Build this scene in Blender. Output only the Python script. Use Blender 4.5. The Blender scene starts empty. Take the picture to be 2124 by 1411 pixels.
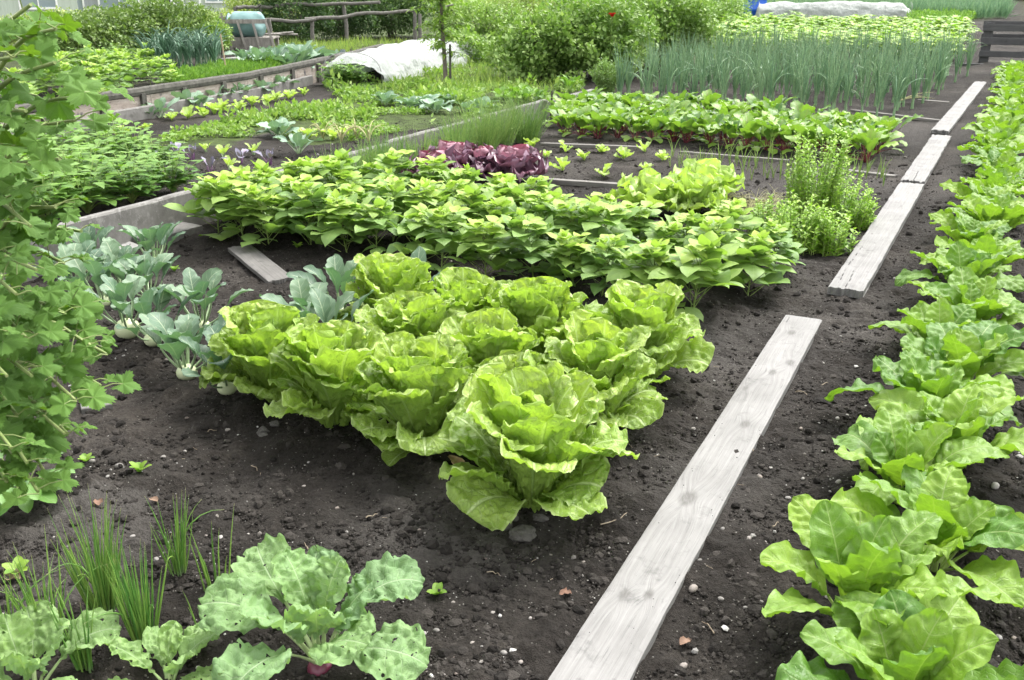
import bpy, math, random
import numpy as np
from mathutils import Matrix

# ------------------------------------------------------------------ camera, light, exposure
scn = bpy.context.scene
COL = scn.collection
F_PX, CAM_H = 1938.0, 1.35
TH, PI_ = math.radians(26.3), math.radians(21.03)
cf = np.array([-math.sin(TH)*math.cos(PI_), math.cos(TH)*math.cos(PI_), -math.sin(PI_)])
cr = np.array([math.cos(TH), math.sin(TH), 0.0])
cu = np.cross(cr, cf)
cam = bpy.data.cameras.new('camera')
cam.sensor_width = 36.0
cam.lens = 36.0*F_PX/2124.0
cam.clip_start, cam.clip_end = 0.05, 900.0
cam.dof.use_dof = True
cam.dof.focus_distance = 3.0
cam.dof.aperture_fstop = 14.0
co = bpy.data.objects.new('camera', cam)
COL.objects.link(co)
co.matrix_world = Matrix(((cr[0], cu[0], -cf[0], 0), (cr[1], cu[1], -cf[1], 0), (cr[2], cu[2], -cf[2], CAM_H), (0, 0, 0, 1)))
scn.camera = co

SUN_EL, SUN_AZ = math.radians(58), math.radians(20)     # azimuth from +Y towards +X
w = bpy.data.worlds.new('World')
scn.world = w
w.use_nodes = True
wn, wl = w.node_tree.nodes, w.node_tree.links
bg = wn['Background']
sky = wn.new('ShaderNodeTexSky')
sky.sky_type = 'NISHITA'
sky.sun_disc = False
sky.sun_elevation = SUN_EL
sky.sun_rotation = SUN_AZ
sky.dust_density = 3.0
hs = wn.new('ShaderNodeHueSaturation')                  # overcast: a nearly colourless sky
hs.inputs['Saturation'].default_value = 0.06
wl.new(sky.outputs[0], hs.inputs['Color'])
wl.new(hs.outputs[0], bg.inputs['Color'])
bg.inputs['Strength'].default_value = 0.15
sun = bpy.data.lights.new('sun', 'SUN')
sun.energy = 0.95
sun.angle = math.radians(25)
sun.color = (1.0, 0.955, 0.88)
so = bpy.data.objects.new('sun', sun)
COL.objects.link(so)
sd = np.array([math.sin(SUN_AZ)*math.cos(SUN_EL), math.cos(SUN_AZ)*math.cos(SUN_EL), math.sin(SUN_EL)])
from mathutils import Vector
so.rotation_euler = Vector(sd).to_track_quat('Z', 'Y').to_euler()
so.location = (2, 2, 8)
scn.view_settings.view_transform = 'Standard'
scn.view_settings.look = 'None'
scn.view_settings.gamma = 1.0
scn.view_settings.exposure = 2.05
scn.cycles.use_denoising = True
scn.cycles.use_adaptive_sampling = True
scn.cycles.adaptive_threshold = 0.02
scn.cycles.max_bounces = 7
scn.cycles.diffuse_bounces = 4
scn.cycles.glossy_bounces = 2
scn.cycles.transmission_bounces = 5
scn.cycles.transparent_max_bounces = 8

rng = np.random.default_rng(11)


def U(a, b):
    return float(rng.uniform(a, b))


def G(px, py, z=0.0):
    """A point of the photograph's 2124 x 1411 grid, on the level z."""
    d = cf + cr*(px-1062)/F_PX - cu*(py-705.5)/F_PX
    t = (z-CAM_H)/d[2]
    return np.array([d[0]*t, d[1]*t, z])


def Gd(px, py, dist):
    d = cf + cr*(px-1062)/F_PX - cu*(py-705.5)/F_PX
    return np.array([0, 0, CAM_H]) + d/np.linalg.norm(d)*dist


# ------------------------------------------------------------------ noise
def _h(ix, iy, seed):
    n = (ix.astype(np.int64)*374761393 + iy.astype(np.int64)*668265263 + seed*2147483647) & 0xffffffff
    n = ((n ^ (n >> 13))*1274126177) & 0xffffffff
    return ((n ^ (n >> 16)) & 0xffff)/65535.0


def vnoise(x, y, seed=0):
    x = np.asarray(x, float); y = np.asarray(y, float)
    ix, iy = np.floor(x), np.floor(y)
    fx, fy = x-ix, y-iy
    fx = fx*fx*(3-2*fx); fy = fy*fy*(3-2*fy)
    a = _h(ix, iy, seed); b = _h(ix+1, iy, seed); c = _h(ix, iy+1, seed); d = _h(ix+1, iy+1, seed)
    return (a*(1-fx)+b*fx)*(1-fy)+(c*(1-fx)+d*fx)*fy-0.5


def fbm(x, y, oct=3, seed=0):
    s = 0; a = 1.0
    for k in range(oct):
        s = s + a*vnoise(x*2**k, y*2**k, seed+k*17)
        a *= 0.5
    return s


def sstep(a, b, x):
    t = np.clip((x-a)/(b-a), 0, 1)
    return t*t*(3-2*t)


def inpoly(poly, x, y):
    x = np.asarray(x); y = np.asarray(y)
    r = np.zeros(x.shape, bool)
    n = len(poly)
    for i in range(n):
        x1, y1 = poly[i][:2]; x2, y2 = poly[(i+1) % n][:2]
        c = ((y1 > y) != (y2 > y))
        with np.errstate(divide='ignore', invalid='ignore'):
            r ^= c & (x < (x2-x1)*(y-y1)/(y2-y1+1e-12)+x1)
    return r


# ------------------------------------------------------------------ mesh collecting
class MB:
    def __init__(s):
        s.v, s.q, s.t, s.uv, s.r, s.n = [], [], [], [], [], 0

    def add(s, V, q=None, t=None, uv=None, rnd=0.5):
        V = np.asarray(V, float).reshape(-1, 3)
        m = len(V)
        s.v.append(V)
        if q is not None and len(q): s.q.append(np.asarray(q, int)+s.n)
        if t is not None and len(t): s.t.append(np.asarray(t, int)+s.n)
        s.uv.append(np.zeros((m, 2)) if uv is None else np.asarray(uv, float).reshape(-1, 2))
        r = np.asarray(rnd, float)
        s.r.append(np.full(m, float(r)) if r.ndim == 0 else r.reshape(-1))
        s.n += m

    def grid(s, P, uv=None, rnd=0.5, wrap=False):
        a, b = P.shape[:2]
        I = np.arange(a*b).reshape(a, b)
        if wrap:
            J = np.concatenate([I, I[:, :1]], 1)
        else:
            J = I
        q = np.stack([J[:-1, :-1], J[1:, :-1], J[1:, 1:], J[:-1, 1:]], -1).reshape(-1, 4)
        s.add(P.reshape(-1, 3), q=q, uv=None if uv is None else uv.reshape(-1, 2), rnd=rnd)

    def tube(s, pts, rad, n=6, rnd=0.5, cap=True, flat=1.0):
        pts = np.asarray(pts, float); rad = np.asarray(rad, float)*np.ones(len(pts))
        d = np.gradient(pts, axis=0)
        d /= np.linalg.norm(d, axis=1)[:, None]+1e-9
        ref = np.array([0, 0, 1.0]) if abs(d[0][2]) < 0.9 else np.array([1.0, 0, 0])
        A = np.cross(d, ref); A /= np.linalg.norm(A, axis=1)[:, None]+1e-9
        B = np.cross(d, A)
        th = np.arange(n)*2*math.pi/n
        P = pts[:, None] + rad[:, None, None]*(A[:, None]*np.cos(th)[None, :, None]+B[:, None]*np.sin(th)[None, :, None]*flat)
        v = np.linspace(0, 1, len(pts))
        uv = np.stack(np.broadcast_arrays((th/math.pi-1)[None, :], v[:, None]), -1)
        n0 = s.n
        s.grid(P[:, ::-1], uv, rnd, wrap=True)
        if cap:
            for k, r in ((0, False), (len(pts)-1, True)):
                c = pts[k]
                ids = np.arange(n)+k*n
                V = np.concatenate([P[k][::-1], c[None]])
                t = [((i+1) % n, i, n) if not r else (i, (i+1) % n, n) for i in range(n)]
                s.add(V, t=t, uv=np.tile([[0, v[k]]], (n+1, 1)), rnd=rnd)

    def box(s, x0, x1, y0, y1, z0, z1, rnd=0.5, M=None):
        V = np.array([[x, y, z] for x in (x0, x1) for y in (y0, y1) for z in (z0, z1)], float)
        if M is not None:
            V = V@M[0].T+M[1]
        q = [(0, 1, 3, 2), (4, 6, 7, 5), (0, 4, 5, 1), (2, 3, 7, 6), (0, 2, 6, 4), (1, 5, 7, 3)]
        V2 = V[np.array(q).reshape(-1)]
        s.add(V2, q=np.arange(24).reshape(6, 4), uv=np.tile([[0, 0], [1, 0], [1, 1], [0, 1]], (6, 1)), rnd=rnd)

    def mesh(s, name, m, smooth=True, extra=None):
        me = bpy.data.meshes.new(name)
        V = np.concatenate(s.v)
        Q = np.concatenate(s.q) if s.q else np.zeros((0, 4), int)
        Tt = np.concatenate(s.t) if s.t else np.zeros((0, 3), int)
        me.vertices.add(len(V))
        me.vertices.foreach_set('co', V.astype(np.float32).ravel())
        nl = Q.size+Tt.size
        me.loops.add(nl)
        me.loops.foreach_set('vertex_index', np.concatenate([Q.ravel(), Tt.ravel()]).astype(np.int32))
        me.polygons.add(len(Q)+len(Tt))
        st = np.concatenate([np.arange(len(Q))*4, Q.size+np.arange(len(Tt))*3]).astype(np.int32)
        me.polygons.foreach_set('loop_start', st)
        me.polygons.foreach_set('use_smooth', np.full(len(st), smooth))
        a = me.attributes.new('luv', 'FLOAT_VECTOR', 'POINT')
        uv = np.concatenate(s.uv)
        a.data.foreach_set('vector', np.concatenate([uv, np.zeros((len(uv), 1))], 1).astype(np.float32).ravel())
        a = me.attributes.new('rnd', 'FLOAT', 'POINT')
        a.data.foreach_set('value', np.concatenate(s.r).astype(np.float32))
        for k, val in (extra or {}).items():
            a = me.attributes.new(k, 'FLOAT', 'POINT')
            a.data.foreach_set('value', np.asarray(val, np.float32).ravel())
        me.update(calc_edges=True)
        me.materials.append(m)
        return me

    def obj(s, name, m, parent=None, smooth=True, extra=None):
        o = bpy.data.objects.new(name, s.mesh(name, m, smooth, extra))
        COL.objects.link(o)
        if parent: o.parent = parent
        return o


def tag(o, label=None, cat=None, group=None, kind=None):
    if label: o['label'] = label
    if cat: o['category'] = cat
    if group: o['group'] = group
    if kind: o['kind'] = kind
    return o


def empty(name, loc, rz=0.0, sc=1.0):
    o = bpy.data.objects.new(name, None)
    o.empty_display_size = 0.05
    COL.objects.link(o)
    o.location = loc
    o.rotation_euler = (0, 0, rz)
    o.scale = (sc, sc, sc)
    return o


def place(name, parts, loc, rz, sc, label, cat, group=None):
    """A thing made of parts [(part name, mesh)], or of one mesh when there is a single unnamed part."""
    if len(parts) == 1:
        o = bpy.data.objects.new(name, parts[0][1])
        COL.objects.link(o)
        o.location = loc; o.rotation_euler = (0, 0, rz); o.scale = (sc, sc, sc)
    else:
        o = empty(name, loc, rz, sc)
        for pn, me in parts:
            c = bpy.data.objects.new(pn, me)
            COL.objects.link(c)
            c.parent = o
    return tag(o, label, cat, group)


# ------------------------------------------------------------------ material helpers
class NT:
    def __init__(s, name):
        s.m = bpy.data.materials.new(name)
        s.m.use_nodes = True
        s.t = s.m.node_tree
        s.t.nodes.clear()
        s.out = s.t.nodes.new('ShaderNodeOutputMaterial')

    def set(s, sock, v):
        if isinstance(v, bpy.types.NodeSocket): s.t.links.new(v, sock)
        elif isinstance(v, tuple) and len(v) == 3 and sock.type == 'RGBA': sock.default_value = (*v, 1)
        elif v is not None: sock.default_value = v

    def n(s, typ, ins=None, out=0, **kw):
        nd = s.t.nodes.new(typ)
        for k, v in kw.items(): setattr(nd, k, v)
        for k, v in (ins or {}).items(): s.set(nd.inputs[k], v)
        return nd.outputs[out]

    def math(s, op, a, b=None, c=None, clamp=False):
        nd = s.t.nodes.new('ShaderNodeMath')
        nd.operation = op; nd.use_clamp = clamp
        for i, v in enumerate((a, b, c)):
            if v is not None: s.set(nd.inputs[i], v)
        return nd.outputs[0]

    def mix(s, f, a, b, mode='MIX'):
        nd = s.t.nodes.new('ShaderNodeMix')
        nd.data_type = 'RGBA'; nd.blend_type = mode
        s.set(nd.inputs[0], f); s.set(nd.inputs[6], a); s.set(nd.inputs[7], b)
        return nd.outputs[2]

    def rng(s, v, a, b, c=0.0, d=1.0, smooth=False):
        nd = s.t.nodes.new('ShaderNodeMapRange')
        if smooth: nd.interpolation_type = 'SMOOTHSTEP'
        for i, x in enumerate((v, a, b, c, d)): s.set(nd.inputs[i], x)
        return nd.outputs[0]

    def attr(s, name, out='Fac'):
        nd = s.t.nodes.new('ShaderNodeAttribute')
        nd.attribute_name = name
        return nd.outputs[out]

    def noise(s, vec, scale, det=3, rough=0.55, out=0):
        nd = s.t.nodes.new('ShaderNodeTexNoise')
        if vec is not None: s.set(nd.inputs['Vector'], vec)
        nd.inputs['Scale'].default_value = scale
        nd.inputs['Detail'].default_value = det
        nd.inputs['Roughness'].default_value = rough
        return nd.outputs[out]

    def coord(s, which='Object'):
        return s.n('ShaderNodeTexCoord', out={'Generated': 0, 'Normal': 1, 'UV': 2, 'Object': 3}[which])

    def scale(s, vec, x, y, z):
        return s.n('ShaderNodeMapping', {'Vector': vec, 'Scale': (x, y, z)})

    def bump(s, h, strength=0.5, dist=0.01, nrm=None):
        return s.n('ShaderNodeBump', {'Height': h, 'Strength': strength, 'Distance': dist, 'Normal': nrm})

    def bsdf(s, col, rough, nrm=None, spec=0.5, **kw):
        ins = {'Base Color': col, 'Roughness': rough, 'Specular IOR Level': spec}
        if nrm is not None: ins['Normal'] = nrm
        ins.update(kw)
        return s.n('ShaderNodeBsdfPrincipled', ins)

    def done(s, sh):
        s.t.links.new(sh, s.out.inputs['Surface'])
        return s.m


def leafmat(name, c1, c2, vein, NL=7.0, SL=1.2, mw=0.03, vs=0.6, net=0.0, rough=0.42, spec=0.5, tr=0.32, back=None, hole=0.0,
            trc=(1.15, 1.25, 0.5), bumps=0.35, spots=0.0, edge=None):
    t = NT(name)
    luv = t.attr('luv', 'Vector')
    sx = t.t.nodes.new('ShaderNodeSeparateXYZ'); t.set(sx.inputs[0], luv)
    u, v = sx.outputs[0], sx.outputs[1]
    au = t.math('ABSOLUTE', u)
    rnd = t.attr('rnd')
    oi = t.n('ShaderNodeObjectInfo', out=5)
    f = t.math('ADD', rnd, t.math('MULTIPLY_ADD', oi, 0.3, -0.15), clamp=True)
    col = t.mix(f, c1, c2)
    ob = t.coord('Object')
    n1 = t.noise(ob, 28, 3)
    hsv = t.n('ShaderNodeHueSaturation', {'Color': col, 'Value': t.rng(n1, 0.25, 0.75, 0.87, 1.12), 'Hue': t.rng(n1, 0.2, 0.8, 0.507, 0.493)})
    mid = t.rng(au, mw*0.5, mw*1.6, 1.0, 0.0, True)
    wob = t.math('MULTIPLY_ADD', n1, 0.35, -0.17)
    tt = t.math('ADD', t.math('SUBTRACT', t.math('MULTIPLY', v, NL), t.math('MULTIPLY', au, SL)), wob)
    pp = t.math('PINGPONG', tt, 0.5)
    lat = t.math('MULTIPLY', t.rng(pp, 0.0, 0.075, 1.0, 0.0, True), t.rng(au, 0.1, 1.0, 0.85, 0.1))
    vv = t.math('MAXIMUM', mid, t.math('MULTIPLY', lat, 0.75))
    hgt = t.math('MULTIPLY', vv, -1.0)
    if net > 0:
        vo = t.t.nodes.new('ShaderNodeTexVoronoi'); vo.feature = 'DISTANCE_TO_EDGE'; vo.voronoi_dimensions = '2D'
        t.set(vo.inputs['Vector'], t.scale(luv, 6.0, 12.0, 1)); vo.inputs['Scale'].default_value = 1.3
        ne = t.rng(vo.outputs['Distance'], 0.0, 0.09, 1.0, 0.0, True)
        vv = t.math('MAXIMUM', vv, t.math('MULTIPLY', ne, net))
        hgt = t.math('SUBTRACT', hgt, t.math('MULTIPLY', ne, 0.5))
    col = t.mix(t.math('MULTIPLY', vv, vs), hsv, vein)
    if spots > 0:
        sp = t.noise(ob, 95, 2)
        col = t.mix(t.rng(sp, 0.70, 0.74, 0, spots), col, (0.35, 0.33, 0.16))
    if edge:
        col = t.mix(t.rng(au, 0.90, 1.0, 0.0, 0.85), col, edge)
    geo = t.n('ShaderNodeNewGeometry', out=6)
    if back is None:
        back = tuple(min(1, x*1.1+0.02) for x in c1)
    col = t.mix(t.math('MULTIPLY', geo, 0.55), col, back)
    hgt = t.math('ADD', hgt, t.math('MULTIPLY', t.noise(ob, 120, 2), 0.22))
    nrm = t.bump(hgt, bumps, 0.004)
    rg = t.math('ADD', t.math('MULTIPLY', geo, 0.2), t.rng(n1, 0.2, 0.8, rough-0.07, rough+0.1))
    p = t.bsdf(col, rg, nrm, spec)
    tcol = t.mix(1.0, col, trc, 'MULTIPLY')
    tl = t.n('ShaderNodeBsdfTranslucent', {'Color': tcol, 'Normal': nrm})
    sh = t.n('ShaderNodeMixShader', {0: tr, 1: p, 2: tl})
    if hole > 0:
        hn = t.noise(t.scale(ob, 1, 1, 1), 62, 1)
        hm = t.rng(hn, 0.735-hole, 0.74-hole)
        tp = t.n('ShaderNodeBsdfTransparent')
        sh = t.n('ShaderNodeMixShader', {0: hm, 1: sh, 2: tp})
    return t.done(sh)


def blademat(name, c1, c2, base, rough=0.4, tr=0.2, tip=None):
    t = NT(name)
    sx = t.t.nodes.new('ShaderNodeSeparateXYZ'); t.set(sx.inputs[0], t.attr('luv', 'Vector'))
    v = sx.outputs[1]
    oi = t.n('ShaderNodeObjectInfo', out=5)
    f = t.math('ADD', t.attr('rnd'), t.math('MULTIPLY_ADD', oi, 0.4, -0.2), clamp=True)
    col = t.mix(f, c1, c2)
    col = t.mix(t.rng(v, 0.0, 0.16, 1.0, 0.0), col, base)
    if tip: col = t.mix(t.rng(v, 0.93, 1.0), col, tip)
    n1 = t.noise(t.coord(), 40, 2)
    col = t.n('ShaderNodeHueSaturation', {'Color': col, 'Value': t.rng(n1, 0.25, 0.75, 0.8, 1.2)})
    p = t.bsdf(col, rough, None, 0.5)
    tl = t.n('ShaderNodeBsdfTranslucent', {'Color': col})
    return t.done(t.n('ShaderNodeMixShader', {0: tr, 1: p, 2: tl}))


def plainmat(name, c1, c2, scale=20, rough=0.8, bump=0.3, det=5, spec=0.3, tr=0.0, stretch=(1, 1, 1)):
    t = NT(name)
    ob = t.scale(t.coord(), *stretch)
    n1 = t.noise(ob, scale, det, 0.65)
    f = t.math('ADD', t.rng(n1, 0.3, 0.7), t.math('MULTIPLY_ADD', t.attr('rnd'), 0.6, -0.3), clamp=True)
    col = t.mix(f, c1, c2)
    nrm = t.bump(t.noise(ob, scale*3, 4), bump, 0.01)
    p = t.bsdf(col, rough, nrm, spec)
    if tr > 0:
        tl = t.n('ShaderNodeBsdfTranslucent', {'Color': col})
        p = t.n('ShaderNodeMixShader', {0: tr, 1: p, 2: tl})
    return t.done(p)


def soilmat():
    t = NT('soil')
    pos = t.n('ShaderNodeNewGeometry', out=0)
    big = t.noise(pos, 0.9, 3)
    mid = t.noise(pos, 7, 4)
    fine = t.noise(pos, 70, 5, 0.7)
    f = t.math('MULTIPLY_ADD', t.rng(mid, 0.3, 0.7), 0.35, t.math('MULTIPLY_ADD', t.rng(fine, 0.3, 0.7), 0.45, -0.1))
    f = t.math('ADD', f, t.math('MULTIPLY_ADD', t.rng(big, 0.38, 0.62), 0.45, -0.05), clamp=True)
    cr_ = t.t.nodes.new('ShaderNodeValToRGB')
    t.set(cr_.inputs[0], f)
    e = cr_.color_ramp.elements
    e[0].position = 0.0; e[0].color = (0.0105, 0.009, 0.0078, 1)
    e[1].position = 1.0; e[1].color = (0.066, 0.0575, 0.0495, 1)
    m_ = e.new(0.55); m_.color = (0.028, 0.0242, 0.021, 1)
    dry = t.attr('dry')
    col = t.mix(t.math('MULTIPLY', dry, t.rng(fine, 0.3, 0.65, 0.45, 1.0)), cr_.outputs[0], (0.095, 0.088, 0.081))
    # pale specks of grit lying in the soil
    vo = t.t.nodes.new('ShaderNodeTexVoronoi'); vo.feature = 'F1'
    t.set(vo.inputs['Vector'], pos); vo.inputs['Scale'].default_value = 95
    spk = t.math('MULTIPLY', t.rng(vo.outputs['Distance'], 0.17, 0.22, 1, 0), t.math('GREATER_THAN', t.n('ShaderNodeSeparateColor', {0: vo.outputs['Color']}), 0.86))
    col = t.mix(t.math('MULTIPLY', spk, 0.75), col, (0.22, 0.21, 0.19))
    gr = t.attr('grass')
    gcol = t.mix(t.rng(mid, 0.35, 0.65), (0.035, 0.05, 0.015), (0.08, 0.12, 0.03))
    col = t.mix(t.math('MULTIPLY', gr, 0.8), col, gcol)
    vb = t.t.nodes.new('ShaderNodeTexVoronoi'); vb.feature = 'SMOOTH_F1'
    t.set(vb.inputs['Vector'], t.n('ShaderNodeVectorMath', {0: pos, 1: t.n('ShaderNodeVectorMath', {0: t.noise(pos, 30, 3, out=1), 1: (0.03, 0.03, 0.03)}, operation='MULTIPLY')}, operation='ADD'))
    vb.inputs['Scale'].default_value = 60
    h = t.math('ADD', t.math('MULTIPLY', vb.outputs['Distance'], -0.7), t.math('MULTIPLY', fine, 1.2))
    h = t.math('ADD', h, t.math('MULTIPLY', t.noise(pos, 220, 3), 0.5))
    nrm = t.bump(h, 0.9, 0.014)
    return t.done(t.bsdf(col, 0.95, nrm, 0.15))


def crumbmat():
    t = NT('soil_lumps')
    pos = t.n('ShaderNodeNewGeometry', out=0)
    f = t.math('MULTIPLY_ADD', t.noise(pos, 60, 4), 0.6, t.math('MULTIPLY', t.attr('rnd'), 0.6))
    col = t.mix(t.rng(f, 0.25, 0.95), (0.010, 0.0088, 0.0078), (0.05, 0.0445, 0.040))
    nrm = t.bump(t.noise(pos, 240, 4), 0.7, 0.006)
    return t.done(t.bsdf(col, 0.95, nrm, 0.15))


def gritmat(name, ramp, rough=0.7):
    t = NT(name)
    cr_ = t.t.nodes.new('ShaderNodeValToRGB')
    t.set(cr_.inputs[0], t.math('ADD', t.attr('rnd'), t.math('MULTIPLY_ADD', t.n('ShaderNodeObjectInfo', out=5), 0.7, -0.35), clamp=True))
    e = cr_.color_ramp.elements
    for i, c in enumerate(ramp):
        p = i/(len(ramp)-1)
        if i == 0: k = e[0]
        elif i == len(ramp)-1: k = e[-1]
        else: k = e.new(p)
        k.position = p; k.color = (*c, 1)
    pos = t.coord()
    n1 = t.noise(pos, 90, 4)
    col = t.n('ShaderNodeHueSaturation', {'Color': cr_.outputs[0], 'Value': t.rng(n1, 0.25, 0.75, 0.6, 1.2)})
    return t.done(t.bsdf(col, rough, t.bump(n1, 0.3, 0.004), 0.3))


def woodmat(name, c_lo, c_hi, knotcol=(0.10, 0.09, 0.08), grime=0.5):
    t = NT(name)
    gc, ga, kn, ck = t.attr('gc'), t.attr('ga'), t.attr('knot'), t.attr('crack')
    vec = t.n('ShaderNodeCombineXYZ', {0: t.math('MULTIPLY', gc, 130.0), 1: t.math('MULTIPLY', ga, 2.2), 2: t.attr('rnd')})
    g1 = t.noise(vec, 1.0, 4, 0.6)
    vec2 = t.n('ShaderNodeCombineXYZ', {0: t.math('MULTIPLY', gc, 480.0), 1: t.math('MULTIPLY', ga, 9.0), 2: t.attr('rnd')})
    g2 = t.noise(vec2, 1.0, 3, 0.6)
    ob = t.coord()
    b1 = t.noise(ob, 4.5, 4, 0.6)
    f = t.math('ADD', t.math('MULTIPLY', t.rng(g1, 0.3, 0.7), 0.5), t.math('MULTIPLY', t.rng(b1, 0.3, 0.7), 0.5))
    col = t.mix(f, c_lo, c_hi)
    line = t.rng(g2, 0.56, 0.70, 0.0, 0.5)
    col = t.mix(line, col, tuple(x*0.45 for x in c_lo))
    st = t.noise(ob, 16, 5, 0.7)
    col = t.mix(t.rng(st, 0.56, 0.75, 0.0, grime), col, tuple(x*0.5 for x in c_lo))
    col = t.mix(t.math('MULTIPLY', kn, 0.9), col, knotcol)
    col = t.mix(ck, col, (0.035, 0.032, 0.03))
    h = t.math('SUBTRACT', t.math('MULTIPLY_ADD', g1, 0.6, g2), t.math('MULTIPLY', ck, 2.0))
    nrm = t.bump(h, 0.4, 0.004)
    return t.done(t.bsdf(col, 0.85, nrm, 0.2))


# ------------------------------------------------------------------ leaf geometry
def prof(pts):
    pts = np.array(pts, float)

    def f(s):
        return np.interp(s, pts[:, 0], pts[:, 1])
    return f


ROMAINE = prof([(0, .22), (.1, .27), (.25, .42), (.4, .62), (.55, .82), (.68, .95), (.8, 1.), (.9, .93), (.96, .72), (.985, .5), (1, .22)])
OVAL = prof([(0, .12), (.06, .45), (.15, .72), (.3, .95), (.42, 1.), (.58, .96), (.75, .80), (.88, .56), (.96, .30), (1, .04)])
CHARD = prof([(0, .10), (.05, .34), (.12, .6), (.22, .84), (.35, .98), (.48, 1.), (.64, .93), (.78, .78), (.9, .54), (.96, .34), (1, .06)])
BEAN = prof([(0, .1), (.04, .5), (.1, .78), (.2, .97), (.3, 1.), (.42, .93), (.56, .80), (.7, .60), (.82, .37), (.92, .15), (1, .01)])
KOHL = prof([(0, .14), (.06, .30), (.12, .22), (.2, .5), (.32, .85), (.46, 1.), (.6, .98), (.75, .84), (.87, .62), (.95, .36), (1, .05)])
RADISH = prof([(0, .12), (.06, .2), (.1, .2), (.16, .36), (.22, .52), (.3, .72), (.42, .92), (.56, 1.), (.72, .98), (.85, .82), (.94, .55), (1, .08)])
LANCE = prof([(0, .1), (.15, .6), (.35, 1.), (.55, .95), (.8, .5), (.93, .2), (1, .01)])


def n1(s, f, R):
    """smooth random wave along s"""
    r = 0
    for k in range(4):
        r = r + R.uniform(.5, 1)*np.sin(2*math.pi*(f*R.uniform(.55, 1.5)*s+R.uniform()))
    return r/2.2


def leaf(mb, o, az, L, W, a0, a1, pf, nv=14, nu=9, pa=1.3, cup=.5, ruff=.06, rf=4, blis=0., bf=30., puff=0., npf=7., jag=0., bend=0., twist=0., rnd=.5, rp=2.2):
    R = rng
    t = np.linspace(0, 1, nv)
    s = 1-(1-t)**1.35
    a = a0+(a1-a0)*s**pa
    h = az+bend*s
    ds = np.diff(s, prepend=0)*L
    am = np.concatenate([[a[0]], (a[1:]+a[:-1])/2]); hm = np.concatenate([[h[0]], (h[1:]+h[:-1])/2])
    C = np.stack([np.cumsum(np.sin(am)*np.cos(hm)*ds), np.cumsum(np.sin(am)*np.sin(hm)*ds), np.cumsum(np.cos(am)*ds)], -1)+np.asarray(o)
    D = np.stack([np.sin(a)*np.cos(h), np.sin(a)*np.sin(h), np.cos(a)], -1)
    T = np.stack([-np.sin(h), np.cos(h), 0*h], -1)
    N = np.cross(D, T)
    tw = twist*s
    T2 = T*np.cos(tw)[:, None]+N*np.sin(tw)[:, None]
    N2 = N*np.cos(tw)[:, None]-T*np.sin(tw)[:, None]
    u = np.linspace(-1, 1, nu)
    S, UU = np.meshgrid(s, u, indexing='ij')
    au = np.abs(UU)
    wd = np.broadcast_to((.5*W*pf(s))[:, None], S.shape).copy()
    if jag > 0:
        jl, jr = .5*n1(s, 7, R)+.7*n1(s, 17, R), .5*n1(s, 7, R)+.7*n1(s, 17, R)
        wd *= 1+jag*np.where(UU < 0, jl[:, None], jr[:, None])*au**3
    c = np.asarray(cup)*np.ones(nv) if np.ndim(cup) < 2 else cup
    c = np.where(np.abs(c) < .02, .02, c)[:, None]
    X = wd*np.sin(c*UU)/c
    Y = wd*(1-np.cos(c*UU))/c
    rl, rr = n1(s, rf, R), n1(s, rf, R)
    Y = Y+ruff*W*au**rp*np.where(UU < 0, rl[:, None], rr[:, None])*np.minimum(1, S*4)
    fw = ruff*W*.10*au**3*np.where(UU < 0, n1(s, rf*1.3, R)[:, None], n1(s, rf*1.3, R)[:, None])
    if blis > 0:
        ox, oy = R.uniform(0, 99, 2)
        Y = Y+blis*(fbm((UU*wd*.83+S*L*.56)*bf*(1+.0*S)+ox+1.3*vnoise(UU*wd*bf*.35+oy, S*L*bf*.35, 5), (S*L*.83-UU*wd*.56)*bf+oy+1.3*vnoise(UU*wd*bf*.4+ox, S*L*bf*.4+7, 6), 3, 3))*(1-np.exp(-(au/.15)**2))*2
    if puff > 0:
        ph = np.abs(np.sin(math.pi*(S*npf-au*1.3)))
        Y = Y+puff*W*(ph-.6)*np.sin(np.clip(au*1.15, 0, 1)*math.pi)**.7
    P = C[:, None]+X[..., None]*T2[:, None]+Y[..., None]*N2[:, None]+fw[..., None]*D[:, None]
    mb.grid(P, np.stack([UU, S], -1), rnd)
    return C


def arc(o, az, L, a0, a1, n=6, bend=0.):
    t = np.linspace(0, 1, n)
    a = a0+(a1-a0)*t
    h = az+bend*t
    d = np.stack([np.sin(a)*np.cos(h), np.sin(a)*np.sin(h), np.cos(a)], -1)*L/(n-1)
    P = np.concatenate([[np.zeros(3)], np.cumsum((d[1:]+d[:-1])/2, 0)])
    return P+np.asarray(o)


def blade(mb, o, az, L, r, a0, a1, n=8, k=5, pa=1.5, rnd=.5, bend=0., tipr=.08, flat=1.):
    t = np.linspace(0, 1, n)
    a = a0+(a1-a0)*t**pa
    h = az+bend*t
    d = np.stack([np.sin(a)*np.cos(h), np.sin(a)*np.sin(h), np.cos(a)], -1)*L/(n-1)
    P = np.concatenate([[np.zeros(3)], np.cumsum((d[1:]+d[:-1])/2, 0)])+np.asarray(o)
    mb.tube(P, r*np.maximum(tipr, (1-t**2.2)), k, rnd, cap=False, flat=flat)
    return P


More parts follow.
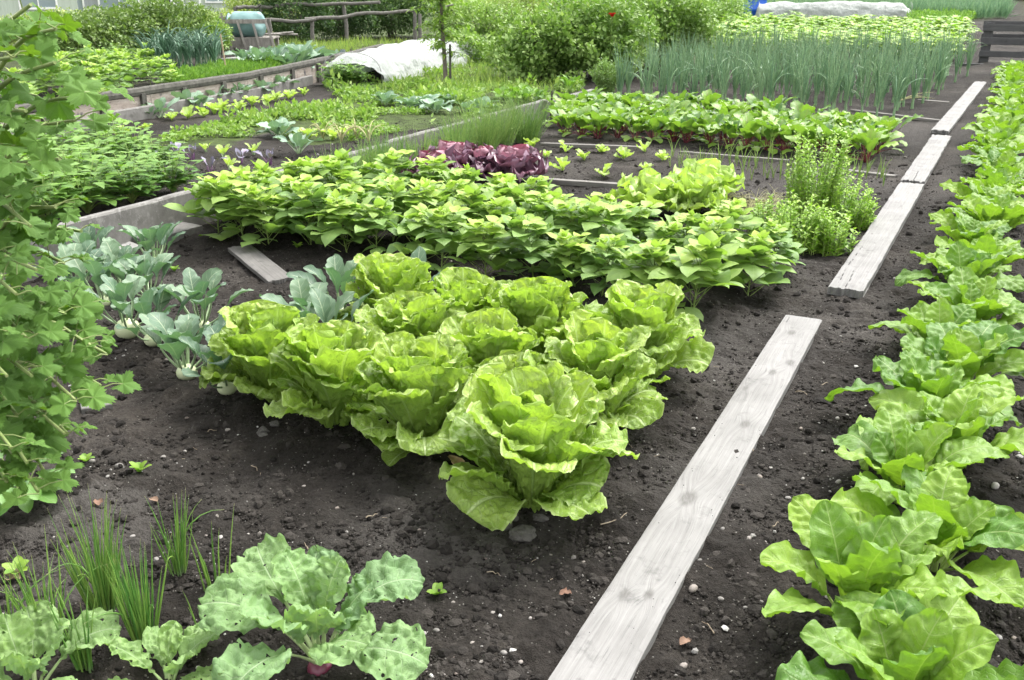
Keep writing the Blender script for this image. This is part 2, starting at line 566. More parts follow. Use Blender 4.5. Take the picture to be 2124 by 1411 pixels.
def ico():
    p = (1+5**.5)/2
    V = np.array([(-1, p, 0), (1, p, 0), (-1, -p, 0), (1, -p, 0), (0, -1, p), (0, 1, p), (0, -1, -p), (0, 1, -p), (p, 0, -1), (p, 0, 1), (-p, 0, -1), (-p, 0, 1)], float)
    V /= np.linalg.norm(V[0])
    F = np.array([(0, 11, 5), (0, 5, 1), (0, 1, 7), (0, 7, 10), (0, 10, 11), (1, 5, 9), (5, 11, 4), (11, 10, 2), (10, 7, 6), (7, 1, 8), (3, 9, 4), (3, 4, 2), (3, 2, 6), (3, 6, 8), (3, 8, 9), (4, 9, 5), (2, 4, 11), (6, 2, 10), (8, 6, 7), (9, 8, 1)])
    return V, F


def subdiv(V, F):
    V = list(map(tuple, V)); idx = {}; out = []

    def mid(a, b):
        k = (min(a, b), max(a, b))
        if k not in idx:
            m = (np.array(V[a])+np.array(V[b]))/2
            m /= np.linalg.norm(m)
            idx[k] = len(V); V.append(tuple(m))
        return idx[k]
    for a, b, c in F:
        x, y, z = mid(a, b), mid(b, c), mid(c, a)
        out += [(a, x, z), (b, y, x), (c, z, y), (x, y, z)]
    return np.array(V), np.array(out)


ICO1 = ico(); ICO2 = subdiv(*ICO1); ICO3 = subdiv(*ICO2)


def lump(level=ICO2, rough=.25, flat=.7, R=None):
    V = level[0].copy()
    k = rng.uniform(0, 50, 3)
    n = vnoise(V[:, 0]*1.4+k[0], V[:, 1]*1.4+V[:, 2]*1.1+k[1], 5)+vnoise(V[:, 2]*2.6+k[2], V[:, 0]*2.6-V[:, 1]*2+k[0], 8)*.6
    V *= (1+rough*n*2)[:, None]
    V[:, 2] *= flat
    return V


def scatter_lumps(mb, X, Y, Z, size, flat=(.5, .9), sq=.35, level=ICO1, rndv=None):
    V0, F0 = level
    n = len(X)
    nv = len(V0)
    sc = size[:, None]*(1+rng.uniform(-sq, sq, (n, 3)))
    sc[:, 2] *= rng.uniform(*flat, n)
    th = rng.uniform(0, 2*math.pi, n)
    V = V0[None]*(1+rng.uniform(-.22, .22, (n, nv, 1)))*sc[:, None]
    c, s = np.cos(th)[:, None], np.sin(th)[:, None]
    x = V[..., 0]*c-V[..., 1]*s+X[:, None]; y = V[..., 0]*s+V[..., 1]*c+Y[:, None]; z = V[..., 2]+Z[:, None]
    Fa = (F0[None]+(np.arange(n)*nv)[:, None, None]).reshape(-1, 3)
    r = rng.uniform(0, 1, n) if rndv is None else rndv
    mb.add(np.stack([x, y, z], -1), t=Fa, rnd=np.repeat(r, nv))


def many_quads(mb, P, size, updir=None, fold=.25, rndv=None, asp=.6, upb=.6):
    """thousands of small pointed leaves: each two triangles folded along the midrib"""
    n = len(P)
    d = rng.normal(size=(n, 3))
    if updir is not None: d = d*.8+updir
    d[:, 2] += 0.0
    d /= np.linalg.norm(d, axis=1)[:, None]
    up = np.array([0, 0, upb])+rng.normal(size=(n, 3))*.5
    T = np.cross(d, up); T /= np.linalg.norm(T, axis=1)[:, None]+1e-6
    N = np.cross(T, d)
    s = (size*rng.uniform(.6, 1.3, n))[:, None]
    a = P; b = P+d*s*.45+T*s*asp*.5+N*s*fold*.3; c = P+d*s; e = P+d*s*.45-T*s*asp*.5+N*s*fold*.3
    V = np.stack([a, b, c, e], 1)
    q = np.arange(n*4).reshape(n, 4)
    t = np.concatenate([q[:, [0, 1, 2]], q[:, [0, 2, 3]]])
    r = rng.uniform(0, 1, n) if rndv is None else rndv
    uv = np.tile(np.array([[0, 0], [1, .45], [0, 1], [-1, .45]]), (n, 1))
    mb.add(V.reshape(-1, 3), t=t, uv=uv, rnd=np.repeat(r, 4))

# ------------------------------------------------------------------ the ground
WALL = np.array([(-7.35, 3.2), (-7.6, 4.9), (-7.75, 5.9), (-7.95, 7.5), (-8.1, 9.2), (-8.45, 10.6), (-9.0, 12.5), (-9.7, 14.6)])
PLOT_H = 0.22


def wallx(y):
    return np.interp(y, WALL[:, 1], WALL[:, 0])


def zbase(x, y):
    """large shape of the ground: the plot beyond the old plank wall lies higher"""
    x = np.asarray(x, float); y = np.asarray(y, float)
    z = PLOT_H*(1-sstep(-0.55, -0.12, x-wallx(y)))*(1-sstep(14.5, 17, y)*.0)
    z = z+0.035*np.exp(-((x+1.5)/.55)**2-((y-2.5)/.5)**2)
    z = z+0.03*np.exp(-((x+.02)/.25)**2)*(sstep(1.0, 1.5, y))
    z = z+0.035*sstep(-4.0, -3.6, x)*(1-sstep(-1.0, -.7, x))*sstep(3.5, 3.9, y)*(1-sstep(4.9, 5.4, y))
    return z


def zg(x, y):
    x = np.asarray(x, float); y = np.asarray(y, float)
    near = 1/(1+np.maximum(0, np.hypot(x+1, y-2)-3)*.25)
    return zbase(x, y)+(fbm(x*1.6, y*1.6, 3, 1)*.035)+near*(fbm(x*9, y*9, 3, 2)*.016)


def ground_z(x, y):
    return float(zg(np.array([x]), np.array([y]))[0])


def on(p, dz=0.0):
    return (float(p[0]), float(p[1]), ground_z(p[0], p[1])+dz)


def Gp(px, py, z=0.0):
    return on(G(px, py, z))


def pxpoly(pts, z=0.0):
    return [tuple(G(x, y, z)[:2]) for x, y in pts]


WEEDS = [pxpoly([(245, 305), (420, 265), (560, 235), (700, 205), (660, 175), (720, 180), (930, 140), (1010, 100), (1220, 165), (1205, 190), (1000, 235), (880, 270), (700, 300), (610, 300), (560, 268), (480, 300), (360, 300)])]
DRYP = pxpoly([(0, 1411), (0, 1120), (200, 1000), (330, 1010), (300, 1150), (150, 1250), (60, 1411)])


def axis_lines(a, b, d, g, lo, hi, dmax):
    L = [a]; s = d
    mid = list(np.arange(a, b, d))
    left = []; x = a; s = d
    while x > lo:
        s = min(s*g, dmax); x -= s; left.append(x)
    right = []; x = b; s = d
    while x < hi:
        right.append(x); s = min(s*g, dmax); x += s
    return np.array(left[::-1]+mid+right+[x])


gx = axis_lines(-3.3, 0.75, 0.0125, 1.035, -170, 160, 8.0)
gy = axis_lines(0.75, 4.9, 0.0125, 1.03, -4, 260, 8.0)
XX, YY = np.meshgrid(gx, gy)
nearw = 1/(1+np.maximum(0, np.hypot(XX+1, YY-2)-3)*.5)
ZZ = zg(XX, YY)+nearw*(fbm(XX*28, YY*28, 3, 4)*.010)
ridge = np.maximum(0, fbm(XX*15+3, YY*15, 2, 9)-.12)*nearw*.045
ZZ = ZZ+ridge
mb = MB()
P = np.stack([XX, YY, ZZ], -1)
mb.grid(P[:, ::-1], None, .5)
grass = np.zeros(XX.shape)
for pl in WEEDS: grass = np.maximum(grass, inpoly(pl, XX, YY)*1.0)
grass = np.maximum(grass, sstep(16, 19, YY)*(XX < -3.2)*.9)
grass = np.maximum(grass, (XX < wallx(YY)-3)*.7)
grass = np.maximum(grass, sstep(38, 42, YY)*(1-np.exp(-((XX-.3)/1.5)**2)))
dry = inpoly(DRYP, XX, YY)*.55+np.clip(fbm(XX*1.7, YY*1.7, 4, 21)*1.8-.12, 0, 1)*.7
for cx, cy, rr, a in ((-.98, 1.78, .16, .9), (-1.72, 1.72, .12, .3), (-.55, 2.35, .2, .6), (-.75, 3.5, .22, .5), (-.35, 7.5, 1.2, .4), (-1.1, 7.2, .9, .5), (-.5, 10.0, .8, .5)):
    dry = np.maximum(dry, a*np.exp(-((XX-cx)**2+(YY-cy)**2)/rr**2))
dry = dry*(1-grass)
ground = mb.obj('ground', soilmat(), extra={'grass': grass[:, ::-1].ravel(), 'dry': np.clip(dry, 0, 1)[:, ::-1].ravel()})
tag(ground, 'dark crumbly garden soil', kind='structure')

# loose crumbs of soil and pale grit, too many to count


def soil_points(n, ymin, ymax, xl, xr):
    u_ = rng.uniform(0, 1, n)
    y = ymin*(ymax/ymin)**u_
    x = xl+(xr-xl)*rng.uniform(0, 1, n)
    return x, y


cx, cy = [], []
px_ = rng.uniform(-60, 2180, 110000); py_ = 1440-(1440-250)*rng.uniform(0, 1, 110000)**1.0
d_ = cf[None]+cr[None]*((px_-1062)/F_PX)[:, None]-cu[None]*((py_-705.5)/F_PX)[:, None]
tt_ = -CAM_H/d_[:, 2]
sx_, sy_ = d_[:, 0]*tt_, d_[:, 1]*tt_
keep = (sx_ > -5.5) & (sx_ < 1.2) & (sy_ < 8.5)
clus = vnoise(sx_*5, sy_*5, 31)+vnoise(sx_*14, sy_*14, 32)*.7
PLK = [((-.532, 1.10), (-.536, 3.83)), ((-.430, 4.26), (-.362, 6.95)), ((-.368, 7.06), (-.305, 9.40))]
for (ax_, ay_), (bx_, by_) in PLK:
    xm_ = ax_+(bx_-ax_)*(sy_-ay_)/(by_-ay_)
    keep &= ~((np.abs(sx_-xm_) < .092) & (sy_ > ay_-.02) & (sy_ < by_+.02))
keep &= clus > rng.uniform(-.7, .35, len(sx_))
sx_, sy_ = sx_[keep], sy_[keep]
sz = 0.0022*(1-rng.uniform(0, 1, len(sx_)))**-.42
sz = np.minimum(sz, .016)*np.clip(.75+.12*np.hypot(sx_, sy_), .9, 1.6)
mb = MB()
scatter_lumps(mb, sx_, sy_, zg(sx_, sy_)+sz*.15, sz)
tag(mb.obj('soil_crumbs', crumbmat(), smooth=False), 'dark crumbs of soil scattered over the beds', kind='stuff')

M_grit = gritmat('grit', [(.06, .055, .05), (.15, .135, .12), (.27, .26, .245), (.13, .10, .085), (.40, .39, .37)])
k = rng.choice(len(sx_), 2600, replace=False)
gxx, gyy = sx_[k]+rng.normal(size=2600)*.02, sy_[k]+rng.normal(size=2600)*.02
gk_ = np.ones(len(gxx), bool)
for (ax_, ay_), (bx_, by_) in PLK:
    gk_ &= ~((np.abs(gxx-(ax_+(bx_-ax_)*(gyy-ay_)/(by_-ay_))) < .085) & (gyy > ay_) & (gyy < by_))
gxx, gyy = gxx[gk_], gyy[gk_]
gs = np.minimum(.0013*(1-rng.uniform(0, 1, len(gxx)))**-.45, .008)*np.clip(.7+.12*np.hypot(gxx, gyy), .8, 1.7)
mb = MB()
scatter_lumps(mb, gxx, gyy, zg(gxx, gyy)+gs*.5+.002, gs)
tag(mb.obj('grit', M_grit, smooth=False), 'pale grit and tiny stones in the soil', kind='stuff')

# pebbles one can pick out
M_peb = gritmat('pebble', [(.10, .095, .09), (.22, .205, .19), (.30, .285, .27), (.20, .165, .14), (.42, .41, .40)], .6)
pebs = []
for v in range(4):
    mb = MB(); V = lump(ICO3, .09, .62); V[:, 1] *= .72
    mb.add(V, t=ICO3[1]); pebs.append(mb.mesh('pebble', M_peb))
PEB = [(247, 965, 10), (457, 1111, 9), (273, 1101, 7), (383, 930, 5), (472, 887, 7), (40, 1273, 11), (192, 962, 8), (1022, 1277, 8), (1436, 1236, 14), (1494, 1256, 8), (1045, 1370, 9), (1100, 1290, 6), (1574, 998, 6), (1576, 1000, 7), (1633, 1047, 8), (1522, 1062, 6), (1497, 1112, 7), (1735, 882, 7), (1705, 760, 6), (1660, 900, 6), (1545, 1273, 6), (1663, 1012, 6), (1700, 1135, 8), (1710, 1112, 13), (1736, 1024, 9), (1417, 1390, 12), (1450, 1180, 6), (1360, 1240, 5), (1210, 1180, 6), (880, 1310, 8), (905, 1305, 9), (940, 1250, 6), (850, 1195, 5), (720, 1110, 5), (630, 1010, 6), (640, 960, 5), (555, 1120, 5), (590, 1170, 5), (870, 1110, 5), (700, 1065, 6), (2060, 1025, 12), (2086, 1180, 10), (2115, 1250, 12), (2102, 1330, 7), (2080, 1215, 8), (820, 1330, 7), (980, 1345, 7), (1080, 1385, 7), (1330, 1060, 6), (1400, 1020, 5)]
for i, (x, y, s) in enumerate(PEB):
    p = G(x, y)
    d = np.linalg.norm(p-[0, 0, CAM_H])
    r = s*d/F_PX*.8
    place('pebble', [('', pebs[i % 4])], on(p, r*.25), U(0, 6.3), r, 'small smooth pebble lying on the dark soil', 'pebble', 'pebbles scattered on the soil')

# ------------------------------------------------------------------ boards
M_plank = woodmat('weathered_plank', (.15, .146, .141), (.265, .26, .253), (.105, .10, .095), .6)
M_greyb = woodmat('grey_board', (.095, .09, .085), (.18, .173, .163), (.06, .057, .054), .6)
M_dark = woodmat('dark_board', (.05, .05, .052), (.105, .105, .105), (.03, .03, .03), .4)
M_lath = woodmat('edging_wood', (.11, .105, .095), (.23, .218, .20), (.06, .055, .05), .5)


def board(mb, ext, L, W, Th, knots=(), rough_end=0.0, edge=.0006, res=.012, split=(), M=None, warp=0.0):
    """a board along +Y from 0 to L, centred on x=0, its underside at z=0; knots (x, y, size)"""
    ny = max(6, min(220, int(L/res))); nx = max(5, min(40, int(W/(res*.33))+1))
    ys = np.linspace(0, L, ny); xs = np.linspace(-W/2, W/2, nx)
    S, X = np.meshgrid(ys, xs, indexing='ij')
    sd = rng.uniform(0, 99)
    e = (fbm(ys*9+sd, ys*0+sd, 3, 6)*edge*3)
    e2 = (fbm(ys*9+sd+40, ys*0+sd, 3, 6)*edge*3)
    Xe = X*1.0
    wgt = (X/(W/2))
    Xe = X+np.where(wgt > 0, wgt**4*e[:, None], wgt**4*e2[:, None])
    Ye = S.copy()
    if rough_end > 0:
        en = fbm(xs*55+sd, xs*0, 3, 7)*rough_end*2
        Ye += np.where(S < L*.5, en[None]*np.maximum(0, 1-S/(.1)), en[None, ::-1]*np.maximum(0, 1-(L-S)/.1))
    gc = X.copy(); kn = np.zeros_like(X); ck = np.zeros_like(X)
    gc = gc+fbm(S*1.1+sd, X*6+sd, 2, 11)*.012
    for kx, ky, ks in knots:
        dx, dy = X-kx, (S-ky)/1.9
        r2 = dx**2+dy**2
        gc += np.sign(dx+1e-6)*ks*1.2*np.exp(-r2/(ks*2.2)**2)
        r = np.sqrt(r2)
        kn = np.maximum(kn, (1-sstep(ks*.55, ks*1.15, r))*(.55+.45*np.sin(r/ks*9)**2))
    for sx0, sy0, sy1, wd in split:
        c = np.abs(X-sx0-fbm(S*9, S*0+sd, 2, 3)*.012)
        ck = np.maximum(ck, (1-sstep(wd*.2, wd*.7, c))*.8*sstep(sy0-.03, sy0, S)*(1-sstep(sy1, sy1+.03, S)))
    Z = Th+fbm(X*40+sd, S*4, 2, 12)*.0012-ck*.004-.0025*(np.abs(wgt)**14)+warp*np.sin(S/L*math.pi)
    top = np.stack([Xe, Ye, Z], -1)
    rim = np.concatenate([top[0, :], top[1:, -1], top[-1, -2::-1], top[-2:0:-1, 0]])
    if M is None: M = (np.eye(3), np.zeros(3))

    def tr(Q): return Q@M[0].T+M[1]
    n0 = mb.n
    mb.grid(tr(top)[:, ::-1], None, sd/99)
    for q in (gc, S+sd, kn, ck): pass
    ext['gc'] += [gc[:, ::-1].ravel()]; ext['ga'] += [(S+sd)[:, ::-1].ravel()]; ext['knot'] += [kn[:, ::-1].ravel()]; ext['crack'] += [ck[:, ::-1].ravel()]
    low = rim.copy(); low[:, 2] = warp*np.sin(rim[:, 1]/L*math.pi) if warp else 0
    midr = rim.copy(); midr[:, 2] = low[:, 2]+(rim[:, 2]-low[:, 2])*.5
    Pr = np.stack([rim, midr, low], 0)
    mb.grid(tr(np.concatenate([Pr, Pr[:, :1]], 1)), None, sd/99)
    m = len(rim)+1
    rx = np.concatenate([rim[:, 0], rim[:1, 0]]); ry = np.concatenate([rim[:, 1], rim[:1, 1]])
    for k_ in range(3):
        ext['gc'] += [rx+ (k_*.018)]; ext['ga'] += [ry+sd]; ext['knot'] += [np.zeros(m)]; ext['crack'] += [np.full(m, .12*(k_ > 0))]
    # underside
    cn = [np.array([-W/2, 0, 0]), np.array([W/2, 0, 0]), np.array([W/2, L, 0]), np.array([-W/2, L, 0])]
    mb.add(tr(np.array(cn)), q=[(3, 2, 1, 0)], rnd=sd/99)
    for kk in ('gc', 'ga', 'knot', 'crack'): ext[kk] += [np.zeros(4)]


def newext(): return {'gc': [], 'ga': [], 'knot': [], 'crack': []}


def catx(e): return {k: np.concatenate(v) for k, v in e.items()}


def plank(name, p0, p1, W, Th, mat, label, cat, group=None, z=None, **kw):
    p0 = np.asarray(p0, float)[:2]; p1 = np.asarray(p1, float)[:2]
    L = float(np.hypot(*(p1-p0)))
    mb = MB(); e = newext()
    board(mb, e, L, W, Th, **kw)
    o = mb.obj(name, mat, smooth=False, extra=catx(e))
    d = p1-p0
    z0 = z[0] if z else ground_z(*p0)
    z1 = z[1] if z else ground_z(*p1)
    o.location = (p0[0], p0[1], z0)
    o.rotation_euler = (math.atan2(z1-z0, L), 0, math.atan2(-d[0], d[1]))
    return tag(o, label, cat, group)


gp = 'grey planks laid along the path'
plank('plank', (-.532, 1.10), (-.536, 3.83), .148, .03, M_plank, 'longest pale grey plank, with dark knots, laid on the soil beside the romaine lettuces', 'plank', gp, z=(.004, .012),
      knots=[(-.03, .62, .014), (.02, .645, .013), (-.02, 1.1, .026), (.015, 1.62, .017), (-.05, 1.9, .012), (.045, 2.2, .018), (.005, 2.08, .016), (-.01, 2.52, .018)], split=[(-.055, 2.55, 2.72, .002)])
plank('plank', (-.430, 4.26), (-.362, 6.95), .155, .035, M_plank, 'pale plank with a cracked end, beside the bushy cress plants', 'plank', gp, z=(.02, .015),
      knots=[(.02, 1.9, .01), (-.04, 1.1, .007), (.0, .9, .006)], rough_end=.012, edge=.002, split=[(-.01, 0, .3, .0028), (-.05, .1, .8, .002)])
plank('plank', (-.368, 7.06), (-.305, 9.40), .158, .03, M_plank, 'short pale plank with a jagged broken near end, between two others', 'plank', gp, z=(.015, .015),
      knots=[(.03, 1.2, .014), (-.03, .4, .008)], rough_end=.03, edge=.0025, split=[(0, 0, .4, .0028)])
plank('plank', (-.335, 9.68), (-.10, 14.7), .15, .03, M_plank, 'farthest pale plank with a pointed end, near the black slatted fence', 'plank', gp, z=(.02, .03),
      knots=[(.02, 2.2, .02), (-.04, 1.0, .014)], rough_end=.03, edge=.0025, res=.02)

# strips of wood that edge the beds
ge = 'thin wooden strips edging the beds'


def strip(a, b, W, Th, label, z=.0, mat=M_lath):
    p, q = G(*a), G(*b)
    o = plank('edging_strip', p, q, W, Th, mat, label, 'edging strip', ge, z=(ground_z(*p[:2])-.008, ground_z(*q[:2])-.008), edge=.004, rough_end=.015, res=.03)
    return o


strip((1118, 375), (1300, 390), .055, .035, 'thick dark grey wooden strip running right from the red lettuces')
strip((1296, 389), (1470, 405), .05, .03, 'wooden strip behind the pale head lettuces')
strip((1510, 411), (1605, 420), .045, .028, 'short wooden strip left of the bushy cress, behind dry straw')
strip((1125, 300), (1330, 312), .045, .03, 'thin wooden strip behind the left seedling lettuces, before the beets')
strip((1412, 320), (1632, 338), .035, .028, 'long thin pale strip behind the onion seedlings')
strip((1745, 355), (1860, 367), .06, .025, 'flat pale strip end right of the tall cress')
strip((1765, 232), (1948, 252), .05, .03, 'thin grey strip between the beets and the onion bed')
strip((1905, 209), (1968, 214), .06, .02, 'short pale strip at the right end of the onion bed')

o = plank('board', G(498, 524), G(583, 584), .125, .022, M_greyb, 'short dark grey board lying askew on bare soil', 'board', None, rough_end=.006, edge=.001)
p = G(262, 496); q = G(420, 466)

# stone and board slabs by the curb
M_slab = plainmat('slab', (.11, .107, .10), (.18, .174, .165), 30, .85, .3)
M_pale = plainmat('pale_stone', (.19, .186, .18), (.28, .274, .265), 22, .85, .4)


def slab(name, quad, Th, mat, label, cat, z=0.0, group=None):
    P = np.array([G(x, y, z+Th) for x, y in quad])
    c = P.mean(0)
    n = 7
    V = []
    rim = []
    for i in range(4):
        a, b = P[i], P[(i+1) % 4]
        for k in range(n):
            p = a+(b-a)*k/n
            p = p+np.array([vnoise(p[0]*30+7, p[1]*30)*.012, vnoise(p[0]*30, p[1]*30+9)*.012, 0])
            rim.append(p)
    rim = np.array(rim)
    m = len(rim)
    inn = c+(rim-c)*.96
    inn[:, 2] += .003
    lo = rim.copy(); lo[:, 2] -= Th+.01
    mb = MB()
    R3 = np.stack([lo, rim, inn, c+(rim-c)*.5, np.repeat((c+[0, 0, .002])[None], m, 0)], 0)-[c[0], c[1], 0]
    d1 = np.cross(R3[1, 1]-R3[1, 0], R3[2, 0]-R3[1, 0])[2]
    Pg = np.concatenate([R3, R3[:, :1]], 1)
    mb.grid(Pg[:, ::-1] if d1 < 0 else Pg)
    o = mb.obj(name, mat, smooth=False)
    o.location = (c[0], c[1], 0)
    return tag(o, label, cat, group)


slab('slab', [(262, 488), (305, 500), (420, 468), (365, 458)], .05, M_slab, 'dark grey slab leaning flat by the concrete curb', 'slab')
slab('stone_slab', [(205, 512), (240, 528), (290, 510), (262, 498)], .025, M_pale, 'pale broken stone slab between kohlrabi and the curb', 'slab')
slab('stone_slab', [(18, 728), (22, 744), (85, 738), (60, 722)], .03, M_pale, 'pale stone half hidden under the currant leaves', 'slab')
slab('stone_slab', [(172, 820), (165, 850), (230, 840), (205, 818)], .008, M_slab, 'thin pale stone on soil by the currant branch tip', 'slab')
slab('stone_slab', [(1868, 42), (1890, 44), (1925, 40), (1905, 37)], .02, M_pale, 'far pale slab at the end of the carrot bed', 'slab')

# dry clods at the feet of the lettuces
M_clod = plainmat('dry_clod', (.07, .065, .06), (.135, .127, .12), 60, .95, .8, 5)
for (x, y, s, lab) in [(1085, 1118, 26, 'biggest dry grey clod in front of the front romaine'), (1045, 1102, 15, 'small dry clod left of the biggest clod'), (1065, 1085, 14, 'dry grey clod tucked under the front romaine'), (1120, 1090, 13, 'dry clod right of the biggest clod'), (545, 893, 14, 'dry clod under the left romaine lettuces'), (570, 880, 10, 'smaller dry clod beside the one under the left romaines')]:
    p = G(x, y); r = s*np.linalg.norm(p-[0, 0, CAM_H])/F_PX
    mb = MB(); V = lump(ICO3, .35, .62); V += (vnoise(V[:, 0]*6+V[:, 2]*5, V[:, 1]*6)*.25)[:, None]*V
    mb.add(V*r, t=ICO3[1])
    o = mb.obj('soil_clod', M_clod, smooth=False); o.location = on(p, r*.2)
    tag(o, lab, 'clod', 'dry clods by the lettuces')

# straw bits, twigs and crumbs on the soil and the boards
M_twig = plainmat('twig', (.16, .12, .085), (.33, .28, .21), 60, .8, .3)
mb = MB()
for (x, y, L, a) in [(1245, 1110, .10, .6), (1650, 815, .05, .1), (1703, 805, .05, 1.4), (1720, 505, .05, .4), (1560, 955, .04, 2), (1010, 1190, .04, .3), (760, 1090, .035, 1.2), (1480, 1330, .05, 2.2), (1395, 1170, .03, .5), (640, 1150, .03, 2.5), (520, 960, .04, .2), (1600, 1110, .03, 1.), (2060, 1120, .06, 1.9), (430, 890, .03, .4)]:
    p = np.array(Gp(x, y)); q = arc(p+[0, 0, .004], a, L, 1.45, 1.6, 6, U(-1.2, 1.2)); q[:, 2] += fbm(np.arange(6)*.7+x, np.zeros(6), 2, 3)*.01+.004
    mb.tube(q, np.linspace(.0018, .0009, 6), 5, U(0, 1))
n = 40
X_ = rng.uniform(-.62, -.44, n); Y_ = 1.2+rng.uniform(0, 1, n)*2.6
for k_ in range(60):
    p = np.array([U(-2.6, .2), U(1.2, 4.2)]); a = U(0, 6.3); z = ground_z(*p)
    mb.tube(arc((p[0], p[1], z+.004), a, U(.008, .03), 1.4, 1.6, 4, U(-1, 1)), .0008, 4, U(0, 1))
tag(mb.obj('plant_debris', M_twig), 'dry stalk bits and twigs strewn over the soil', kind='stuff')
mb = MB(); e_ = np.abs(rng.normal(size=n))*.02
side = np.where(rng.uniform(0, 1, n) < .5, -1, 1)
X_ = -.534+side*np.maximum(0, .068-e_)
scatter_lumps(mb, X_, Y_, np.full(n, .0395), rng.uniform(.0008, .0018, n))
tag(mb.obj('soil_crumbs', bpy.data.materials['soil_lumps'], smooth=False), 'soil crumbs lying on the long plank', kind='stuff')

# concrete curb panels
M_conc = NT('concrete')
_ob = M_conc.coord()
_n = M_conc.noise(_ob, 5, 6, .65); _n2 = M_conc.noise(_ob, 26, 5, .7)
_c = M_conc.mix(M_conc.rng(_n, .35, .65), (.12, .115, .107), (.20, .193, .182))
_sz = M_conc.t.nodes.new('ShaderNodeSeparateXYZ'); M_conc.set(_sz.inputs[0], _ob)
_li = M_conc.math('MULTIPLY', M_conc.rng(_n2, .52, .62), M_conc.rng(_sz.outputs[2], .02, .2, .15, 1.0))
_c = M_conc.mix(M_conc.math('MULTIPLY', _li, .75), _c, (.26, .253, .24))
_c = M_conc.mix(M_conc.rng(M_conc.noise(_ob, 9, 4), .55, .7, 0, .5), _c, (.05, .05, .042))
M_conc = M_conc.done(M_conc.bsdf(_c, .9, M_conc.bump(_n2, .4, .01), .2))


def slabwall(mb, a, b, z0, z1, th):
    """upright concrete panel with slightly worn top edge"""
    a = np.asarray(a, float); b = np.asarray(b, float)
    L = np.hypot(*(b-a)); d = (b-a)/L; nrm = np.array([-d[1], d[0]])
    n = max(8, int(L/.04)); t = np.linspace(0, 1, n)
    sd = U(0, 50)
    h = z1+fbm(t*L*5+sd, t*0, 3, 3)*.004
    rows = []
    for off, zz in ((-th/2, np.full(n, z0)), (-th/2, h-.01), (-th/2+.008, h), (th/2-.008, h), (th/2, h-.01), (th/2, np.full(n, z0))):
        p = a[None]+d[None]*(t*L)[:, None]+nrm[None]*off
        rows.append(np.concatenate([p, zz[:, None]], 1))
    R_ = np.stack(rows, 0)
    mb.grid(R_)
    for k in (0, n-1):
        V = R_[:, k]
        mb.add(V, q=[(0, 1, 4, 5), (1, 2, 3, 4)] if k == 0 else [(5, 4, 1, 0), (4, 3, 2, 1)])


t_ = empty('concrete_curb', (-4.07, 6, 0))
tag(t_, 'long low lichen-spotted concrete curb dividing the two plots', 'curb')
ys = [1.6, 2.9, 4.45, 6.05, 7.6, 9.0, 10.35]
for i in range(len(ys)-1):
    mb = MB()
    slabwall(mb, (-4.07+.006*(-1)**i-.0, ys[i]+.004-6+6, ), (-4.07+.006*(-1)**i, ys[i+1]-.004), -.08, .2+.012*math.sin(i*2.1), .055)
    o = mb.obj('curb_panel', M_conc, t_, smooth=False)
    o.matrix_parent_inverse = Matrix.Translation((4.07, -6, 0))
M_iron = plainmat('iron', (.03, .028, .026), (.07, .055, .045), 60, .8, .4)
mb = MB(); p = G(1118, 242)
mb.tube([(0, 0, -.05), (0, .01, .12), (.005, .01, .30)], .012, 8); mb.tube([(0, .01, .13), (.002, .01, .15)], .016, 8)
o = mb.obj('iron_stake', M_iron); o.location = on((-4.0, 9.0, 0))
tag(o, 'dark iron stake at a joint of the concrete curb', 'stake')

# the old plank retaining wall and its concrete slabs
M_paint = NT('peeling_paint')
_ob = M_paint.coord()
_n = M_paint.noise(M_paint.scale(_ob, 1, 1, 3), 6, 6, .7); _n2 = M_paint.noise(M_paint.scale(_ob, 1, 1, 7), 14, 5, .7)
_c = M_paint.mix(M_paint.rng(_n, .35, .65), (.24, .20, .17), (.38, .34, .30))
_c = M_paint.mix(M_paint.rng(_n2, .55, .66), _c, (.14, .105, .085))
_c = M_paint.mix(M_paint.rng(M_paint.noise(_ob, 3.3, 5, .7), .57, .64), _c, (.07, .065, .07))
M_paint = M_paint.done(M_paint.bsdf(_c, .85, M_paint.bump(_n2, .4, .01), .2))
M_rail = plainmat('mossy_rail', (.045, .043, .037), (.12, .115, .10), 14, .9, .6, 6)

wt = empty('plank_wall', (-8, 8, 0))
tag(wt, 'low wall of peeling pinkish planks with a mossy grey top rail', 'wall')
WM = Matrix.Translation((8, -8, 0))
WP = [np.array(p) for p in WALL]


def along(off=0.0):
    d = np.gradient(WALL, axis=0); d /= np.linalg.norm(d, axis=1)[:, None]
    return WALL+np.stack([-d[:, 1], d[:, 0]], 1)*off


WA = along(.08); WB = along(-.06); WR = along(.07)
for i in range(1, len(WALL)-1):
    mb = MB(); slabwall(mb, WA[i], WA[i+1]-(WA[i+1]-WA[i])*.004, -.05, .242, .03)
    o = mb.obj('board', M_paint, wt, smooth=False); o.matrix_parent_inverse = WM
mb = MB()
Q = np.concatenate([WR, np.full((len(WR), 1), .262)], 1)
fine = np.array([Q[0]+(Q[-1]-Q[0])*0]+[np.array([np.interp(t, np.arange(len(Q)), Q[:, k]) for k in range(3)]) for t in np.linspace(0.6, len(Q)-1, 60)])[1:]
fine[:, 2] += fbm(np.arange(60)*.35, np.zeros(60), 2, 4)*.008
mb.tube(fine, .032, 8, flat=1.5)
o = mb.obj('rail', M_rail, wt, smooth=False); o.matrix_parent_inverse = WM
for yy in (5.3, 6.0, 6.75, 7.35, 8.0, 8.7, 9.5, 10.4, 11.3, 12.3):
    mb = MB(); xw = float(wallx(yy))+.035-.08
    mb.box(xw-.02, xw+.02, yy-.03, yy+.03, -.05, .24)
    o = mb.obj('post', M_rail, wt, smooth=False); o.matrix_parent_inverse = WM
